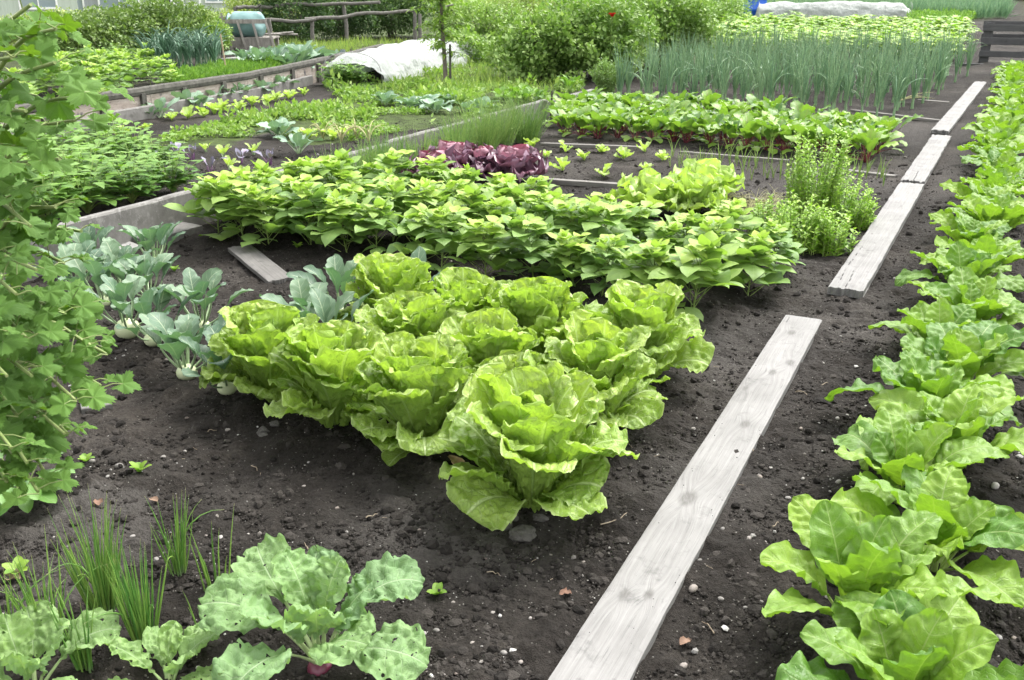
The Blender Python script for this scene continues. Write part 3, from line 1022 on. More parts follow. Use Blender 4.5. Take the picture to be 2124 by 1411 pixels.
cw = empty('concrete_edging', (-7.6, 7, 0))
tag(cw, 'row of plain grey concrete slabs standing at the foot of the plank wall', 'edging')
for a, b in ((0, 1.9), (1.9, 2.5), (2.5, 3.4), (3.4, 4.3), (4.3, 5.1)):
    pa = np.array([np.interp(a, np.arange(len(WB)), WB[:, k]) for k in range(2)]); pb = np.array([np.interp(b-.01, np.arange(len(WB)), WB[:, k]) for k in range(2)])
    mb = MB(); slabwall(mb, pa, pb, -.05, .125+.01*math.sin(a*3), .05)
    o = mb.obj('slab_panel', M_conc, cw, smooth=False); o.matrix_parent_inverse = Matrix.Translation((7.6, -7, 0))

# ------------------------------------------------------------------ romaine lettuces
M_rom = leafmat('romaine', (.225, .355, .055), (.44, .55, .125), (.48, .60, .27), NL=6, SL=1.6, mw=.045, vs=.85, net=.3, rough=.40, tr=.38, back=(.27, .42, .07), edge=(.46, .56, .24), bumps=.8)
M_romh = leafmat('romaine_heart', (.27, .42, .06), (.42, .55, .14), (.5, .6, .28), NL=6, SL=1.6, mw=.05, vs=.7, net=.45, rough=.40, tr=.40, edge=(.5, .6, .28), bumps=.8)


def romaine(sc=1.0, open_=1.0):
    A, B = MB(), MB()
    ph = U(0, 6.3); ga = 2.39996
    k = 0
    #        n  length       width        start angle  end angle  bend power   shade
    tiers = [(8, (.22, .28), (.165, .205), (32, 50), (88, 130), (1.8, 2.6), (.0, .35)),
             (6, (.27, .33), (.18, .22), (20, 30), (52, 108), (2.4, 3.8), (.1, .5)),
             (6, (.29, .355), (.18, .22), (11, 19), (22, 78), (2.8, 4.5), (.25, .65)),
             (5, (.30, .35), (.165, .20), (6, 11), (0, 44), (2.8, 4.5), (.4, .85))]
    for ti, (n, Lr, Wr, a0r, a1r, par, rr) in enumerate(tiers):
        for i in range(n):
            az = ph+k*ga+U(-.3, .3); k += 1
            b = np.array([math.cos(az), math.sin(az), 0])*(.036, .034, .03, .02)[ti]
            leaf(A, b+[0, 0, .01+.008*ti], az, U(*Lr)*sc, U(*Wr)*sc, math.radians(U(*a0r))*(.85+.15*open_), math.radians(U(*a1r)*(open_ if ti else 1)), ROMAINE, 42, 35, pa=U(*par),
                 cup=np.linspace(1.25, U(-.45, .6), 42), ruff=.06, rf=8, rp=3.6, blis=.0095, bf=58, jag=.03, bend=U(-.3, .3), twist=U(-.5, .5), rnd=U(*rr))
    for i in range(5):                         # leaves that wrap the heart, a little lower
        f = i/5
        az = ph+k*ga+U(-.25, .25); k += 1
        b = np.array([math.cos(az), math.sin(az), 0])*(.018-.008*f)
        leaf(B, b+[0, 0, .03], az, (U(.265, .305)-.03*f)*sc, U(.155, .185)*sc, math.radians(U(8, 13)-5*f), math.radians(U(-18, 6)-30*f), ROMAINE, 32, 29, pa=2.0,
             cup=np.linspace(1.8, U(.8, 1.4), 32), ruff=.05, rf=8, rp=3.2, blis=.012, bf=58, jag=.03, bend=U(-.3, .3), twist=U(-.25, .25), rnd=U(.3, .9))
    for i in range(4):
        az = ph+k*ga; k += 1
        leaf(B, np.array([math.cos(az), math.sin(az), 0])*.02+[0, 0, .04], az, U(.22, .255)*sc, U(.14, .16)*sc, math.radians(16), math.radians(U(-75, -45)), ROMAINE, 24, 21, pa=1.1,
             cup=1.9, ruff=.05, rf=6, blis=.016, bf=50, jag=.03, rnd=U(.5, 1))
    return [('outer_leaves', A.mesh('romaine_leaves', M_rom)), ('heart', B.mesh('romaine_heart', M_romh))]


gl = 'romaine lettuces in the block'
ROM = [(-.93, 2.00, 1.07, 1.1, 'frontmost and largest romaine lettuce, wide open, beside the long plank'),
       (-1.36, 2.14, .93, .75, 'romaine with a narrow pale upright heart, left of the largest front romaine'),
       (-1.70, 2.17, .95, .85, 'romaine lettuce second from the left in the front row'),
       (-2.04, 2.26, .93, .8, 'leftmost romaine lettuce of the front row, beside the kohlrabi'),
       (-.95, 2.50, 1.04, 1.1, 'big spreading romaine just behind the largest front one'),
       (-1.32, 2.50, .88, .8, 'romaine lettuce in the middle of the block, closed in on all sides'),
       (-1.66, 2.58, .84, .85, 'small round-headed romaine behind the front row, left of the middle one'),
       (-1.98, 2.94, .98, .8, 'tall romaine at the back left corner of the block'),
       (-1.62, 2.90, .88, .9, 'romaine lettuce in the back row, right of the back corner one'),
       (-1.31, 2.88, .95, .85, 'romaine lettuce in the back row, directly before the bean plants'),
       (-.94, 2.93, .98, 1.15, 'wide loose romaine at the back right corner of the block'),
       (-1.14, 2.30, .74, .6, 'small romaine squeezed between three large ones behind the frontmost')]
for x, y, s, op, lab in ROM:
    place('romaine_lettuce', romaine(s, op), on((x, y), -.005), .75 if s > 1.05 else 0, 1, lab, 'lettuce', gl)
# a fallen outer leaf and a dry one
mb = MB(); leaf(mb, (0, 0, .03), -1.75, .15, .085, math.radians(70), math.radians(118), ROMAINE, 16, 13, cup=.9, ruff=.06, blis=.006, rnd=.2)
o = mb.obj('lettuce_leaf', M_rom); o.location = Gp(878, 965); tag(o, 'lettuce leaf hanging onto the soil below the narrow romaine', 'leaf')
M_dry = plainmat('dry_leaf', (.30, .19, .10), (.52, .40, .25), 25, .8, .4, tr=.2)
mb = MB(); leaf(mb, (0, 0, .02), -.6, .09, .05, math.radians(80), math.radians(110), ROMAINE, 10, 9, cup=1.3, ruff=.1, rnd=.2)
o = mb.obj('dry_leaf', M_dry); o.location = Gp(930, 975); tag(o, 'dry tan leaf at the foot of the front romaine lettuces', 'leaf')
gd = 'withered leaves on the soil'
for i, (x, y, s, lab) in enumerate([(40, 1190, .05, 'brown withered leaf by the left edge, near the chives'), (205, 1050, .035, 'withered pink-brown leaf between currant and chives'), (325, 1032, .03, 'withered leaf on bare soil above the chives'), (1160, 1250, .03, 'withered leaf scrap right of the radishes'), (300, 1350, .025, 'withered leaf scrap among the chives'), (1410, 1352, .03, 'pale wood-brown leaf scrap right of the long plank')]):
    mb = MB(); leaf(mb, (0, 0, .012), U(0, 6), s, s*.8, math.radians(75), math.radians(115), OVAL, 9, 9, cup=.9, ruff=.25, rf=4, rnd=U(0, 1))
    o = mb.obj('withered_leaf', gritmat('withered_leaf', [(.10, .055, .036), (.17, .095, .065), (.24, .17, .12)], .8)) if i == 0 else mb.obj('withered_leaf', bpy.data.materials['withered_leaf'])
    o.location = Gp(x, y); tag(o, lab, 'leaf', gd)

# ------------------------------------------------------------------ leaf beet along the right side of the path
M_chd = leafmat('leaf_beet', (.095, .21, .03), (.225, .36, .045), (.33, .42, .17), NL=7, SL=1.15, mw=.028, vs=.6, net=.18, rough=.44, spec=.4, tr=.34, back=(.19, .32, .04), bumps=.45)
M_chs = blademat('leaf_beet_stalk', (.24, .36, .08), (.34, .44, .14), (.4, .42, .22), .35, .12)


def rosette(A, S, n, Lr, Wr, pr, out, pf, ruff, puff, npf, nv, nu, sr=.006, cupr=(.2, .8), blis=.004, bf=30, upright=1.0, jag=.05, rnds=(.0, 1.), base=.012, zb=.0, flat=.6):
    """a rosette of stalked leaves; inner ones upright, outer ones arching over"""
    ph = U(0, 6.3)
    for i in range(n):
        f = i/(n-1)                                    # 0 outer .. 1 inner
        az = ph+i*2.39996+U(-.25, .25)
        ap = math.radians((out[0]*(1-f)+out[1]*f)+U(-6, 6))
        pl = U(*pr)*(1-.35*f)
        b = np.array([math.cos(az)*base, math.sin(az)*base, zb])
        Q = arc(b, az, pl, ap*.75, ap, 6)
        S.tube(Q, np.linspace(sr*1.35, sr*.75, 6), 6, U(0, 1), cap=False, flat=flat)
        L = U(*Lr)*(1-.25*f*f); W = U(*Wr)*(1-.25*f*f)
        a1 = ap+math.radians(U(35, 85)*(1-.55*f))*upright
        cup = np.linspace(U(*cupr)+.4, U(*cupr)*U(-.6, 1), nv)
        leaf(A, Q[-1], az, L, W, ap, a1, pf, nv, nu, pa=1.3, cup=cup, ruff=ruff*U(.6, 1.35), rf=U(3, 5), blis=blis, bf=bf, puff=puff, npf=npf, jag=jag, bend=U(-.5, .5), twist=U(-.55, .55), rnd=float(np.clip(rnds[0]+(rnds[1]-rnds[0])*U(0, 1)**.8, 0, 1)))


def chard(n=15, nv=32, nu=25):
    A, S = MB(), MB()
    rosette(A, S, n, (.18, .245), (.118, .155), (.07, .14), (56, 5), CHARD, .085, .055, 8, nv, nu, cupr=(-.5, .9), blis=.008, bf=36, upright=1.35, jag=.012)
    return [('leaves', A.mesh('leaf_beet_leaves', M_chd)), ('stalks', S.mesh('leaf_beet_stalks', M_chs))]


gch = 'leaf beet plants in the row right of the path'
protos = [chard() for _ in range(9)]
protos_far = [chard(16, 13, 11) for _ in range(4)]
CH = [(.04, 1.58), (-.08, 1.84), (.07, 2.16), (-.03, 2.42), (.07, 2.70), (.0, 2.98), (.08, 3.30), (-.01, 3.6), (.09, 3.95), (.04, 4.35), (.11, 4.75), (.05, 5.2)]
y = 5.6
while y < 16.5:
    CH.append((.07+(y-5)*.026+U(-.05, .05), y)); y += U(.34, .44)
for i, (x, y) in enumerate(CH):
    if i == 0: lab = 'nearest leaf beet plant, cut by the bottom edge of the photo'
    elif i == 1: lab = 'second nearest leaf beet plant, its leaves arching over bare soil'
    elif i == 2: lab = 'third leaf beet plant from the front, with a broad glossy upright leaf'
    elif y < 3.0: lab = 'large leaf beet plant beside the lower half of the long plank'
    elif y < 4.2: lab = 'leaf beet plant beside the upper end of the long plank'
    elif y < 7.2: lab = 'leaf beet plant beside the second plank of the path'
    elif y < 9.6: lab = 'leaf beet plant beside the short jagged plank'
    else: lab = 'far leaf beet plant beside the farthest plank of the path'
    pr = protos[i] if i < 9 else (protos[int(U(0, 8.99))] if y < 8 else protos_far[i % 4])
    place('leaf_beet_plant', pr, on((x, y), -.005), U(0, 6.3) if i > 8 else 0, U(.92, 1.1), lab, 'leaf beet', gch)
for i in range(16):                                    # the next row, beyond the edge of the frame for its nearer half
    y = 9.5+i*.5
    place('leaf_beet_plant', protos_far[i % 4], on((.75+U(-.1, .1), y), 0), U(0, 6.3), U(.9, 1.1), 'leaf beet plant of the second row, at the right edge of the photo', 'leaf beet', 'second row of leaf beet')
for i in range(14):
    y = 24+i*.8
    place('leaf_beet_plant', protos_far[i % 4], on((1.3+(y-24)*.05+U(-.15, .15), y), 0), U(0, 6.3), U(1.0, 1.3), 'leaf beet plant in the far row behind the black slatted fence', 'leaf beet', 'far row of leaf beet')

# ------------------------------------------------------------------ radishes in front
M_rad = leafmat('radish', (.17, .29, .12), (.26, .40, .135), (.42, .52, .33), NL=6, SL=1.0, mw=.025, vs=.5, net=.25, rough=.52, spec=.35, tr=.33, back=(.25, .38, .2), hole=.03, bumps=.5, spots=.25)
M_rads = blademat('radish_stalk', (.25, .36, .14), (.34, .42, .2), (.42, .2, .22), .45, .1)
M_root = plainmat('radish_root', (.10, .016, .04), (.17, .035, .065), 15, .35, .15, 4, .5)
gr_ = 'radish plants in the front'


def radish(n, L, W, pr, out, root=False, rnds=(0, .7)):
    A, S = MB(), MB()
    rosette(A, S, n, L, W, pr, out, RADISH, .06, .012, 7, 36, 31, sr=.0045, cupr=(-.5, .7), blis=.0095, bf=85, upright=1.2, jag=.03, rnds=rnds, base=.008, zb=.014 if root else .005)
    parts = [('leaves', A.mesh('radish_leaves', M_rad)), ('stalks', S.mesh('radish_stalks', M_rads))]
    if root:
        B = MB(); V = ICO3[0].copy()
        V[:, 2] = np.where(V[:, 2] < -.3, -.3+(V[:, 2]+.3)*1.5, V[:, 2]*.95)
        V[:, :2] *= (1-.25*sstep(-.2, -1.3, V[:, 2]))[:, None]
        B.add(V*.026+[0, 0, -.002], t=ICO3[1]); parts.append(('root', B.mesh('radish_root', M_root)))
    return parts


place('radish_plant', radish(12, (.14, .19), (.12, .15), (.08, .15), (56, 4), True, (0, .6)), Gp(665, 1385, 0), 2.6, 1.08, 'largest radish plant with holed pale leaves and a purple root showing', 'radish', gr_)
place('radish_plant', radish(9, (.12, .15), (.075, .10), (.04, .08), (66, 20), False, (.5, 1)), Gp(350, 1420, 0), .4, .85, 'light green radish plant between the purple-rooted one and the chives', 'radish', gr_)
place('radish_plant', radish(9, (.13, .16), (.09, .12), (.05, .09), (60, 15), False, (.4, 1)), on((-1.53, .92, 0)), 1.4, 1.0, 'radish plant in the bottom left corner of the photo', 'radish', gr_)

# ------------------------------------------------------------------ chives and spring onions in front
M_chv = blademat('chives', (.10, .25, .05), (.27, .43, .09), (.24, .32, .18), .4, .25, tip=(.40, .38, .18))


def chive_clump(n, h, spread, r=.0025, a0=(2, 16), lean=22, seg=9, k=5, floppy=.07, mat=None):
    A = MB()
    for i in range(n):
        az = U(0, 6.3); q = spread*U(0, 1)**.7
        fl = U(0, 1) < floppy
        blade(A, (math.cos(az)*q, math.sin(az)*q, -.005), az+U(-.6, .6), h*U(.45, 1.05), r*U(.7, 1.25), math.radians(U(*a0)*.5+q/spread*U(*a0)*.6), math.radians(U(4, lean) if not fl else U(60, 130)), seg, k, pa=U(1.3, 3), rnd=U(0, 1), bend=U(-.4, .4), tipr=.12)
    return [('', A.mesh('chives', mat or M_chv))]


gcv = 'chive clumps in the front left'
for x, y, n, h, sp, lab in [(300, 1325, 58, .27, .022, 'chive clump just left of the light green radish'), (215, 1255, 74, .30, .03, 'tallest chive clump with one blade far above the rest'), (370, 1185, 30, .24, .018, 'small upright chive clump at the back right'), (450, 1225, 9, .24, .03, 'thinnest chive clump, a few loose blades before the radish'), (100, 1330, 44, .26, .028, 'chive clump left of the tallest one'), (180, 1385, 24, .22, .018, 'low chive clump in front of the tallest one'), (20, 1345, 30, .25, .026, 'chive clump at the left edge of the photo'), (420, 1300, 6, .12, .02, 'few short chive blades before the thinnest clump')]:
    place('chive_clump', chive_clump(n, h, sp), Gp(x, y), 0, 1, lab, 'chives', gcv)

# ------------------------------------------------------------------ kohlrabi
M_koh = leafmat('kohlrabi', (.072, .135, .082), (.14, .215, .125), (.36, .42, .29), NL=5, SL=1.3, mw=.04, vs=.75, rough=.5, spec=.45, tr=.22, back=(.16, .27, .18), trc=(1.0, 1.25, .6), spots=.3)
M_kohs = blademat('kohlrabi_stalk', (.22, .32, .17), (.30, .40, .22), (.3, .4, .22), .45, .08)
M_bulb = plainmat('kohlrabi_bulb', (.42, .48, .27), (.52, .57, .36), 18, .4, .1, 4, .4)


def kohlrabi(n=11, bulb=.042, L=(.12, .17), lod=1):
    A, S, B = MB(), MB(), MB()
    V = ICO3[0].copy(); V[:, 2] *= .86
    B.add(V*bulb+[0, 0, bulb*.62], t=ICO3[1])
    nv, nu = (16, 13) if lod else (9, 7)
    ph = U(0, 6)
    for i in range(n):
        f = i/(n-1); az = ph+i*2.4+U(-.3, .3)
        el = .35+1.0*f
        b = np.array([math.cos(az)*math.cos(el), math.sin(az)*math.cos(el), math.sin(el)*.86])*bulb*.96+[0, 0, bulb*.62]
        ap = math.radians(64*(1-f)+6*f+U(-8, 8))
        Q = arc(b, az, U(.07, .13)*(1-.3*f), ap*1.1, ap*.5, 6)
        S.tube(Q, np.linspace(.0042, .003, 6), 6, U(0, 1), cap=False)
        leaf(A, Q[-1], az, U(*L)*(1-.25*f), U(.075, .105)*(1-.25*f), ap*.6, ap*.6+math.radians(U(30, 75)), KOHL, nv, nu, cup=np.linspace(.9, U(-.2, .5), nv), ruff=.06, rf=3.5, jag=.12, bend=U(-.4, .4), twist=U(-.5, .5), blis=.002, rnd=U(0, 1))
    return [('bulb', B.mesh('kohlrabi_bulb', M_bulb)), ('leaves', A.mesh('kohlrabi_leaves', M_koh)), ('stalks', S.mesh('kohlrabi_stalks', M_kohs))]


gk = 'kohlrabi plants left of the lettuces'
KO = [(268, 705, .052, 'kohlrabi with the biggest pale bulb, beside the currant leaves'), (320, 722, .038, 'kohlrabi with a whole round bulb on the soil, right of the biggest bulb'), (388, 776, .036, 'nearest kohlrabi, its low leaf spread flat over the soil'), (472, 812, .036, 'kohlrabi half hidden under the leftmost romaine'), (320, 552, .036, 'kohlrabi with a clear bulb before the pale broken slab'), (186, 560, .038, 'farthest left kohlrabi, close to the concrete curb'), (310, 632, .034, 'kohlrabi in the middle of the left row'), (215, 640, .034, 'kohlrabi between the currant bush and the middle of the row'), (160, 610, .034, 'kohlrabi mostly hidden by currant leaves'), (420, 690, .034, 'kohlrabi with tall upright blue-green leaves left of the romaines'), (255, 600, .032, 'small kohlrabi in the back of the left row')]
for x, y, b, lab in KO:
    place('kohlrabi_plant', kohlrabi(U(11, 14.9).__int__(), b*.95, (.11, .155)), Gp(x, y), 0, U(.95, 1.12), lab, 'kohlrabi', gk)
for x, y, lab in [(-2.26, 2.74, 'kohlrabi behind the leftmost romaine, one broad leaf leaning left'), (-2.05, 2.60, 'kohlrabi between two romaines in the left of the block'), (-2.3, 3.02, 'kohlrabi with the tallest curled leaf, behind the romaines'), (-2.05, 3.2, 'kohlrabi behind the tall romaine at the back left corner')]:
    place('kohlrabi_plant', kohlrabi(9, .04, (.14, .2)), on((x, y, 0)), 0, 1.05, lab, 'kohlrabi', 'kohlrabi plants behind the lettuces')

# tiny seedlings on the bare soil
M_seed = leafmat('seedling', (.14, .28, .03), (.26, .40, .05), (.3, .42, .1), rough=.5, tr=.35)
for x, y, s, lab in [(442, 592, .045, 'tiny bright green seedling on bare soil near the askew board'), (362, 560, .05, 'small bright plant beside the clear kohlrabi bulb'), (906, 1235, .04, 'tiny green seedling on bare soil right of the radishes'), (290, 975, .05, 'tiny yellowish seedling between pebbles'), (180, 965, .04, 'little green leaf on the soil at the currant bush'), (35, 1175, .06, 'pale green leaf scrap at the left edge'), (618, 525, .05, 'small seedling before the bean row')]:
    A = MB()
    for i in range(6): leaf(A, (0, 0, .005), i*1.1+U(0, .5), s*U(.6, 1), s*.5, math.radians(U(20, 50)), math.radians(U(60, 100)), OVAL, 6, 5, cup=.5, rnd=U(0, 1))
    o = A.obj('seedling', M_seed); o.location = Gp(x, y); tag(o, lab, 'seedling', 'tiny seedlings on the soil')

# ------------------------------------------------------------------ bush beans
M_bean = leafmat('bean', (.165, .29, .085), (.36, .49, .085), (.34, .45, .18), NL=5, SL=.9, mw=.022, vs=.4, rough=.5, spec=.4, tr=.38, back=(.19, .31, .09), bumps=.35)
M_bst = blademat('bean_stem', (.18, .28, .06), (.28, .36, .10), (.2, .25, .08), .5, .1)


def trifoliate(A, tip, az, incl, s, rnd, nv, nu):
    dr = math.radians(U(5, 55))
    for k, (da, ls) in enumerate(((0, 1.05), (1.75, .95), (-1.75, .95))):
        b = tip+np.array([math.cos(az+da), math.sin(az+da), 0])*s*(.16 if k == 0 else .03)
        leaf(A, b, az+da, s*ls*U(.9, 1.1), s*U(.82, .98), incl+(U(-.1, .1) if k == 0 else U(-.15, .1)), incl+dr+U(-.1, .35), BEAN, nv, nu, pa=1.2, cup=np.linspace(-.5, .3, nv) if U(0, 1) < .5 else .35, ruff=.03, rf=2, puff=.015, npf=5, bend=U(-.3, .3), twist=U(-.5, .5), rnd=float(np.clip(rnd+U(-.08, .08), 0, 1)))


def bean(h=.30, n=13, s=.095, nv=8, nu=7):
    A, S = MB(), MB()
    st = arc((0, 0, -.01), U(0, 6), h*.85, math.radians(U(0, 8)), math.radians(U(5, 20)), 8)
    S.tube(st, np.linspace(.0045, .002, 8), 5, .5)
    ph = U(0, 6)
    for i in range(n):
        f = i/(n-1)
        b = np.array([np.interp(f**.8*7, np.arange(8), st[:, k]) for k in range(3)])
        az = ph+i*2.4+U(-.4, .4)
        pl = U(.07, .14)*(1-.45*f)+.02
        ap = math.radians(U(35, 75)*(1-f)+U(10, 35)*f)
        Q = arc(b, az, pl, ap, ap*.9+.1, 5)
        S.tube(Q, np.linspace(.002, .0014, 5), 4, U(0, 1), cap=False)
        sz = s*(1.05-.45*f**3)*U(.85, 1.15)
        trifoliate(A, Q[-1], az, math.radians(U(35, 96)), sz, float(np.clip(.08+.30*f+.55*(f > .8)*U(.4, 1)+U(-.08, .12), 0, 1)), nv, nu)
    for i in range(2):                                 # new shoots above the canopy
        az = U(0, 6); Q = arc(st[-1], az, U(.05, .1), .2, .5, 5)
        S.tube(Q, .0013, 4, .8, cap=False)
        trifoliate(A, Q[-1], az, math.radians(U(20, 60)), s*U(.3, .5), U(.85, 1), 6, 5)
    return [('leaves', A.mesh('bean_leaves', M_bean)), ('stems', S.mesh('bean_stems', M_bst))]


bp = [bean(U(.21, .28), int(U(21, 25)), U(.088, .108)) for _ in range(8)]
i = 0
BROWS = [(3.80, -3.75, -.95, 'bush bean plant of the front row, behind the romaines'), (4.12, -3.80, -.85, 'bush bean plant of the second row, in the middle of the bean bed'), (4.46, -3.85, -.80, 'bush bean plant of the third row of the bean bed'), (4.82, -3.85, -2.25, 'bush bean plant of the back left row, before the red lettuces')]
for ri, (yy, xa, xb, lab) in enumerate(BROWS):
    n = int((xb-xa)/.205)
    for k in range(n+1):
        x = xa+(xb-xa)*k/n+U(-.04, .04)
        y = yy+U(-.06, .06)-.05*(x+2.4)*(ri == 0)
        lb = lab
        if ri == 0 and k == n: lb = 'bush bean plant at the right end of the front row, with large hanging leaves'
        if ri == 0 and k == 0: lb = 'bush bean plant at the left end of the front row, against the concrete curb'
        if ri == 2 and k == n: lb = 'bush bean plant at the right end of the bed, nearest the second plank'
        place('bean_plant', bp[i % 8], on((x, y), -.005), U(0, 6.3), U(.88, 1.15)*(.92 if ri > 1 and x > -2.3 else 1), lb, 'bean plant', 'bush beans in the bean bed'); i += 1

# ------------------------------------------------------------------ currant bush at the left edge
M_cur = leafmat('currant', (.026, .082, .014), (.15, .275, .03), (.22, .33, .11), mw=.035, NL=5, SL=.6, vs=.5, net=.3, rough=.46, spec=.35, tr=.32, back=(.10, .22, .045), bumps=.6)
M_curb = plainmat('currant_bark', (.10, .09, .06), (.20, .18, .11), 60, .8, .4)
M_curg = plainmat('currant_shoot', (.17, .24, .07), (.26, .30, .12), 60, .5, .1)
LOBES = np.radians([0, 62, -62, 118, -118])


def lobed(mb, o, D, N, size, rnd, droop=.5, fold=.35):
    D = D/np.linalg.norm(D); T = np.cross(N, D); T /= np.linalg.norm(T)+1e-9; N = np.cross(D, T)
    m = 60
    th = np.linspace(-math.radians(158), math.radians(158), m)
    lob = np.zeros(m); ax = np.zeros(m)
    ln = np.array([1.0, .88, .88, .6, .6])
    rr = np.zeros(m)
    for c, l in zip(LOBES, ln):
        g = l*np.exp(-(np.abs(th-c)/.62)**3.0)
        rr = np.maximum(rr, g)
    near = np.argmin(np.abs(th[:, None]-LOBES[None]), 1)
    du = (th-LOBES[near])/.5
    rr = np.maximum(rr, .66)
    rr = rr*(1+.075*np.where(np.arange(m) % 2 == 0, 1, -1))*(1+rng.uniform(-.05, .05, m))
    fr = np.array([.02, .3, .55, .78, 1.])
    Rr = fr[:, None]*rr[None]*size*.62
    x = Rr*np.cos(th)[None]; y = Rr*np.sin(th)[None]
    z = fold*np.abs(y)-droop*(x/size)**2*size*.8+size*.05*np.cos(du*math.pi)[None]*fr[:, None]+fr[:, None]**2*size*.05*n1(np.linspace(0, 1, m), 3, rng)[None]
    P = o+x[..., None]*D+y[..., None]*T+z[..., None]*N
    uv = np.stack([np.broadcast_to(du[None], x.shape), np.broadcast_to(fr[:, None], x.shape)], -1)
    mb.grid(P[:, ::-1], uv[:, ::-1], rnd)


def curve3(P, n):
    P = np.asarray(P, float); t = np.linspace(0, len(P)-1, n)
    Q = np.stack([np.interp(t, np.arange(len(P)), P[:, k]) for k in range(3)], 1)
    for _ in range(3): Q[1:-1] = (Q[:-2]+2*Q[1:-1]+Q[2:])/4
    return Q


cb = np.array([-2.5, 1.34, 0.0])
bush = empty('currant_bush', on(cb))
tag(bush, 'big leafy currant bush with lobed leaves at the left edge', 'bush')
LF, BR, SH = MB(), MB(), MB()
tips = [(70, 10, 1.75), (150, 60, 1.8), (225, 200, 1.75), (120, 130, 1.7), (60, 230, 1.65), (190, 250, 1.85), (130, 330, 1.75), (50, 350, 1.7), (150, 430, 1.8), (70, 470, 1.75), (110, 560, 1.85), (40, 610, 1.8), (140, 650, 1.9), (225, 720, 1.95), (190, 830, 1.9), (140, 900, 1.95), (60, 700, 1.85), (100, 780, 1.85), (40, 860, 1.9), (90, 960, 1.95), (30, 120, 1.7), (-40, 60, 1.8), (-60, 250, 1.8), (-60, 450, 1.85), (-60, 650, 1.9), (-40, 800, 1.95), (-30, 980, 1.9), (20, 1000, 1.95), (165, 545, 2.0), (255, 735, 2.0), (215, 800, 2.05), (175, 900, 2.0), (130, 985, 2.0), (85, 1020, 1.95), (30, 930, 1.8), (215, 640, 2.1), (175, 480, 2.0), (90, 400, 2.0), (30, 530, 2.0), (10, 300, 2.0), (100, 60, 2.05), (180, 690, 2.1), (60, 930, 2.05), (-10, 700, 1.7), (20, 780, 1.75)]
extra = [(-2.5, .9, 1.1), (-2.9, 1.3, 1.2), (-2.7, 1.7, 1.0), (-2.3, .9, .6), (-2.9, 1.0, .6), (-2.6, 1.8, .5), (-3.0, 1.6, .8)]
ends = [Gd(x-(34 if x > 80 and j_ % 3 else 6), y, d) for j_, (x, y, d) in enumerate(tips)]+[np.array(e) for e in extra]
cb0 = np.array(on(cb))
for j, e in enumerate(ends):
    st = cb+rng.normal(size=3)*[.06, .06, 0]
    st[2] = -.02
    if e[2] < .08: e = e+[0, 0, .08-e[2]]
    hgt = max(e[2], .12)
    mid = st*.55+e*.45; mid[2] = hgt*U(.62, .85)+.08
    Q = curve3([st, st*.8+mid*.2+[0, 0, hgt*.12], mid, e*.7+mid*.3+[0, 0, .05], e], 22)
    r = np.linspace(.0085, .003, 22)
    (BR).tube(Q[:13]-cb0, r[:13], 6, U(0, 1)); SH.tube(Q[12:]-cb0, r[12:], 6, U(0, 1))
    for i in range(3, 22):
        for rep in range(2 if i > 9 else 1):
            if U(0, 1) < .40: continue
            d = Q[min(i+1, 21)]-Q[i-1]; d /= np.linalg.norm(d)
            side = np.cross(d, [0, 0, 1]); side /= np.linalg.norm(side)+1e-9
            ang = i*2.4+rep*3.1+U(-.4, .4)
            pd = d*U(.2, .7)+side*math.cos(ang)*1.0+np.array([0, 0, 1])*(.35+.5*math.sin(ang))
            pd /= np.linalg.norm(pd)
            pl = U(.02, .05)
            b = Q[i]+d*U(-.01, .01)
            pt = b+pd*pl
            SH.tube(np.array([b, (b+pt)/2+[0, 0, .004], pt])-cb0, [.0014, .0011, .0009], 4, U(0, 1), cap=False)
            if pt[2] < .02: continue
            D = pd*[1, 1, .3]+np.array([0, 0, U(-.75, .0)])+rng.normal(size=3)*.2
            N = np.array([0, 0, 1.0])+rng.normal(size=3)*.38-cf*.25
            s = U(.034, .088)*(1 if i < 19 else .7)
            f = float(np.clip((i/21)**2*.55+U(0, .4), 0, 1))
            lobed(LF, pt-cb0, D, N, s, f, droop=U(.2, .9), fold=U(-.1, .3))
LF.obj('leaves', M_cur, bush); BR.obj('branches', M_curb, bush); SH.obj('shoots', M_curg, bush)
# the broad smooth leaves low in the corner belong to another small plant
A, S = MB(), MB()
M_smo = leafmat('smooth_leaf', (.08, .19, .04), (.15, .29, .06), (.25, .37, .14), NL=6, SL=2.0, vs=.4, rough=.4, tr=.28)
for i in range(20):
    az = -0.3+i*2.4; Q = arc((0, 0, 0), az, U(.04, .15), .3, U(.6, 1.2), 5)
    S.tube(Q, .0016, 5, .5)
    leaf(A, Q[-1], az, U(.065, .09), U(.042, .055), U(1.2, 1.7), U(1.8, 2.3), OVAL, 9, 9, cup=.5, ruff=.03, rnd=U(0, 1))
t_ = empty('low_shrub', Gp(50, 1045))
tag(t_, 'low plant with smooth oval leaves under the currant bush', 'plant')
A.obj('leaves', M_smo, t_); S.obj('stems', M_curg, t_)

# ------------------------------------------------------------------ red and pale lettuces, seedling lettuces
M_red = leafmat('red_lettuce', (.06, .02, .045), (.21, .085, .125), (.36, .22, .22), NL=6, SL=1.4, mw=.05, vs=.35, rough=.34, spec=.6, tr=.14, back=(.26, .17, .24), trc=(1.2, .7, .7), edge=(.06, .02, .05))
M_redh = leafmat('red_lettuce_heart', (.20, .06, .09), (.36, .15, .19), (.45, .34, .32), NL=6, SL=1.4, mw=.05, vs=.4, rough=.34, tr=.22, trc=(1.1, .75, .9), back=(.34, .2, .25), edge=(.22, .05, .07))


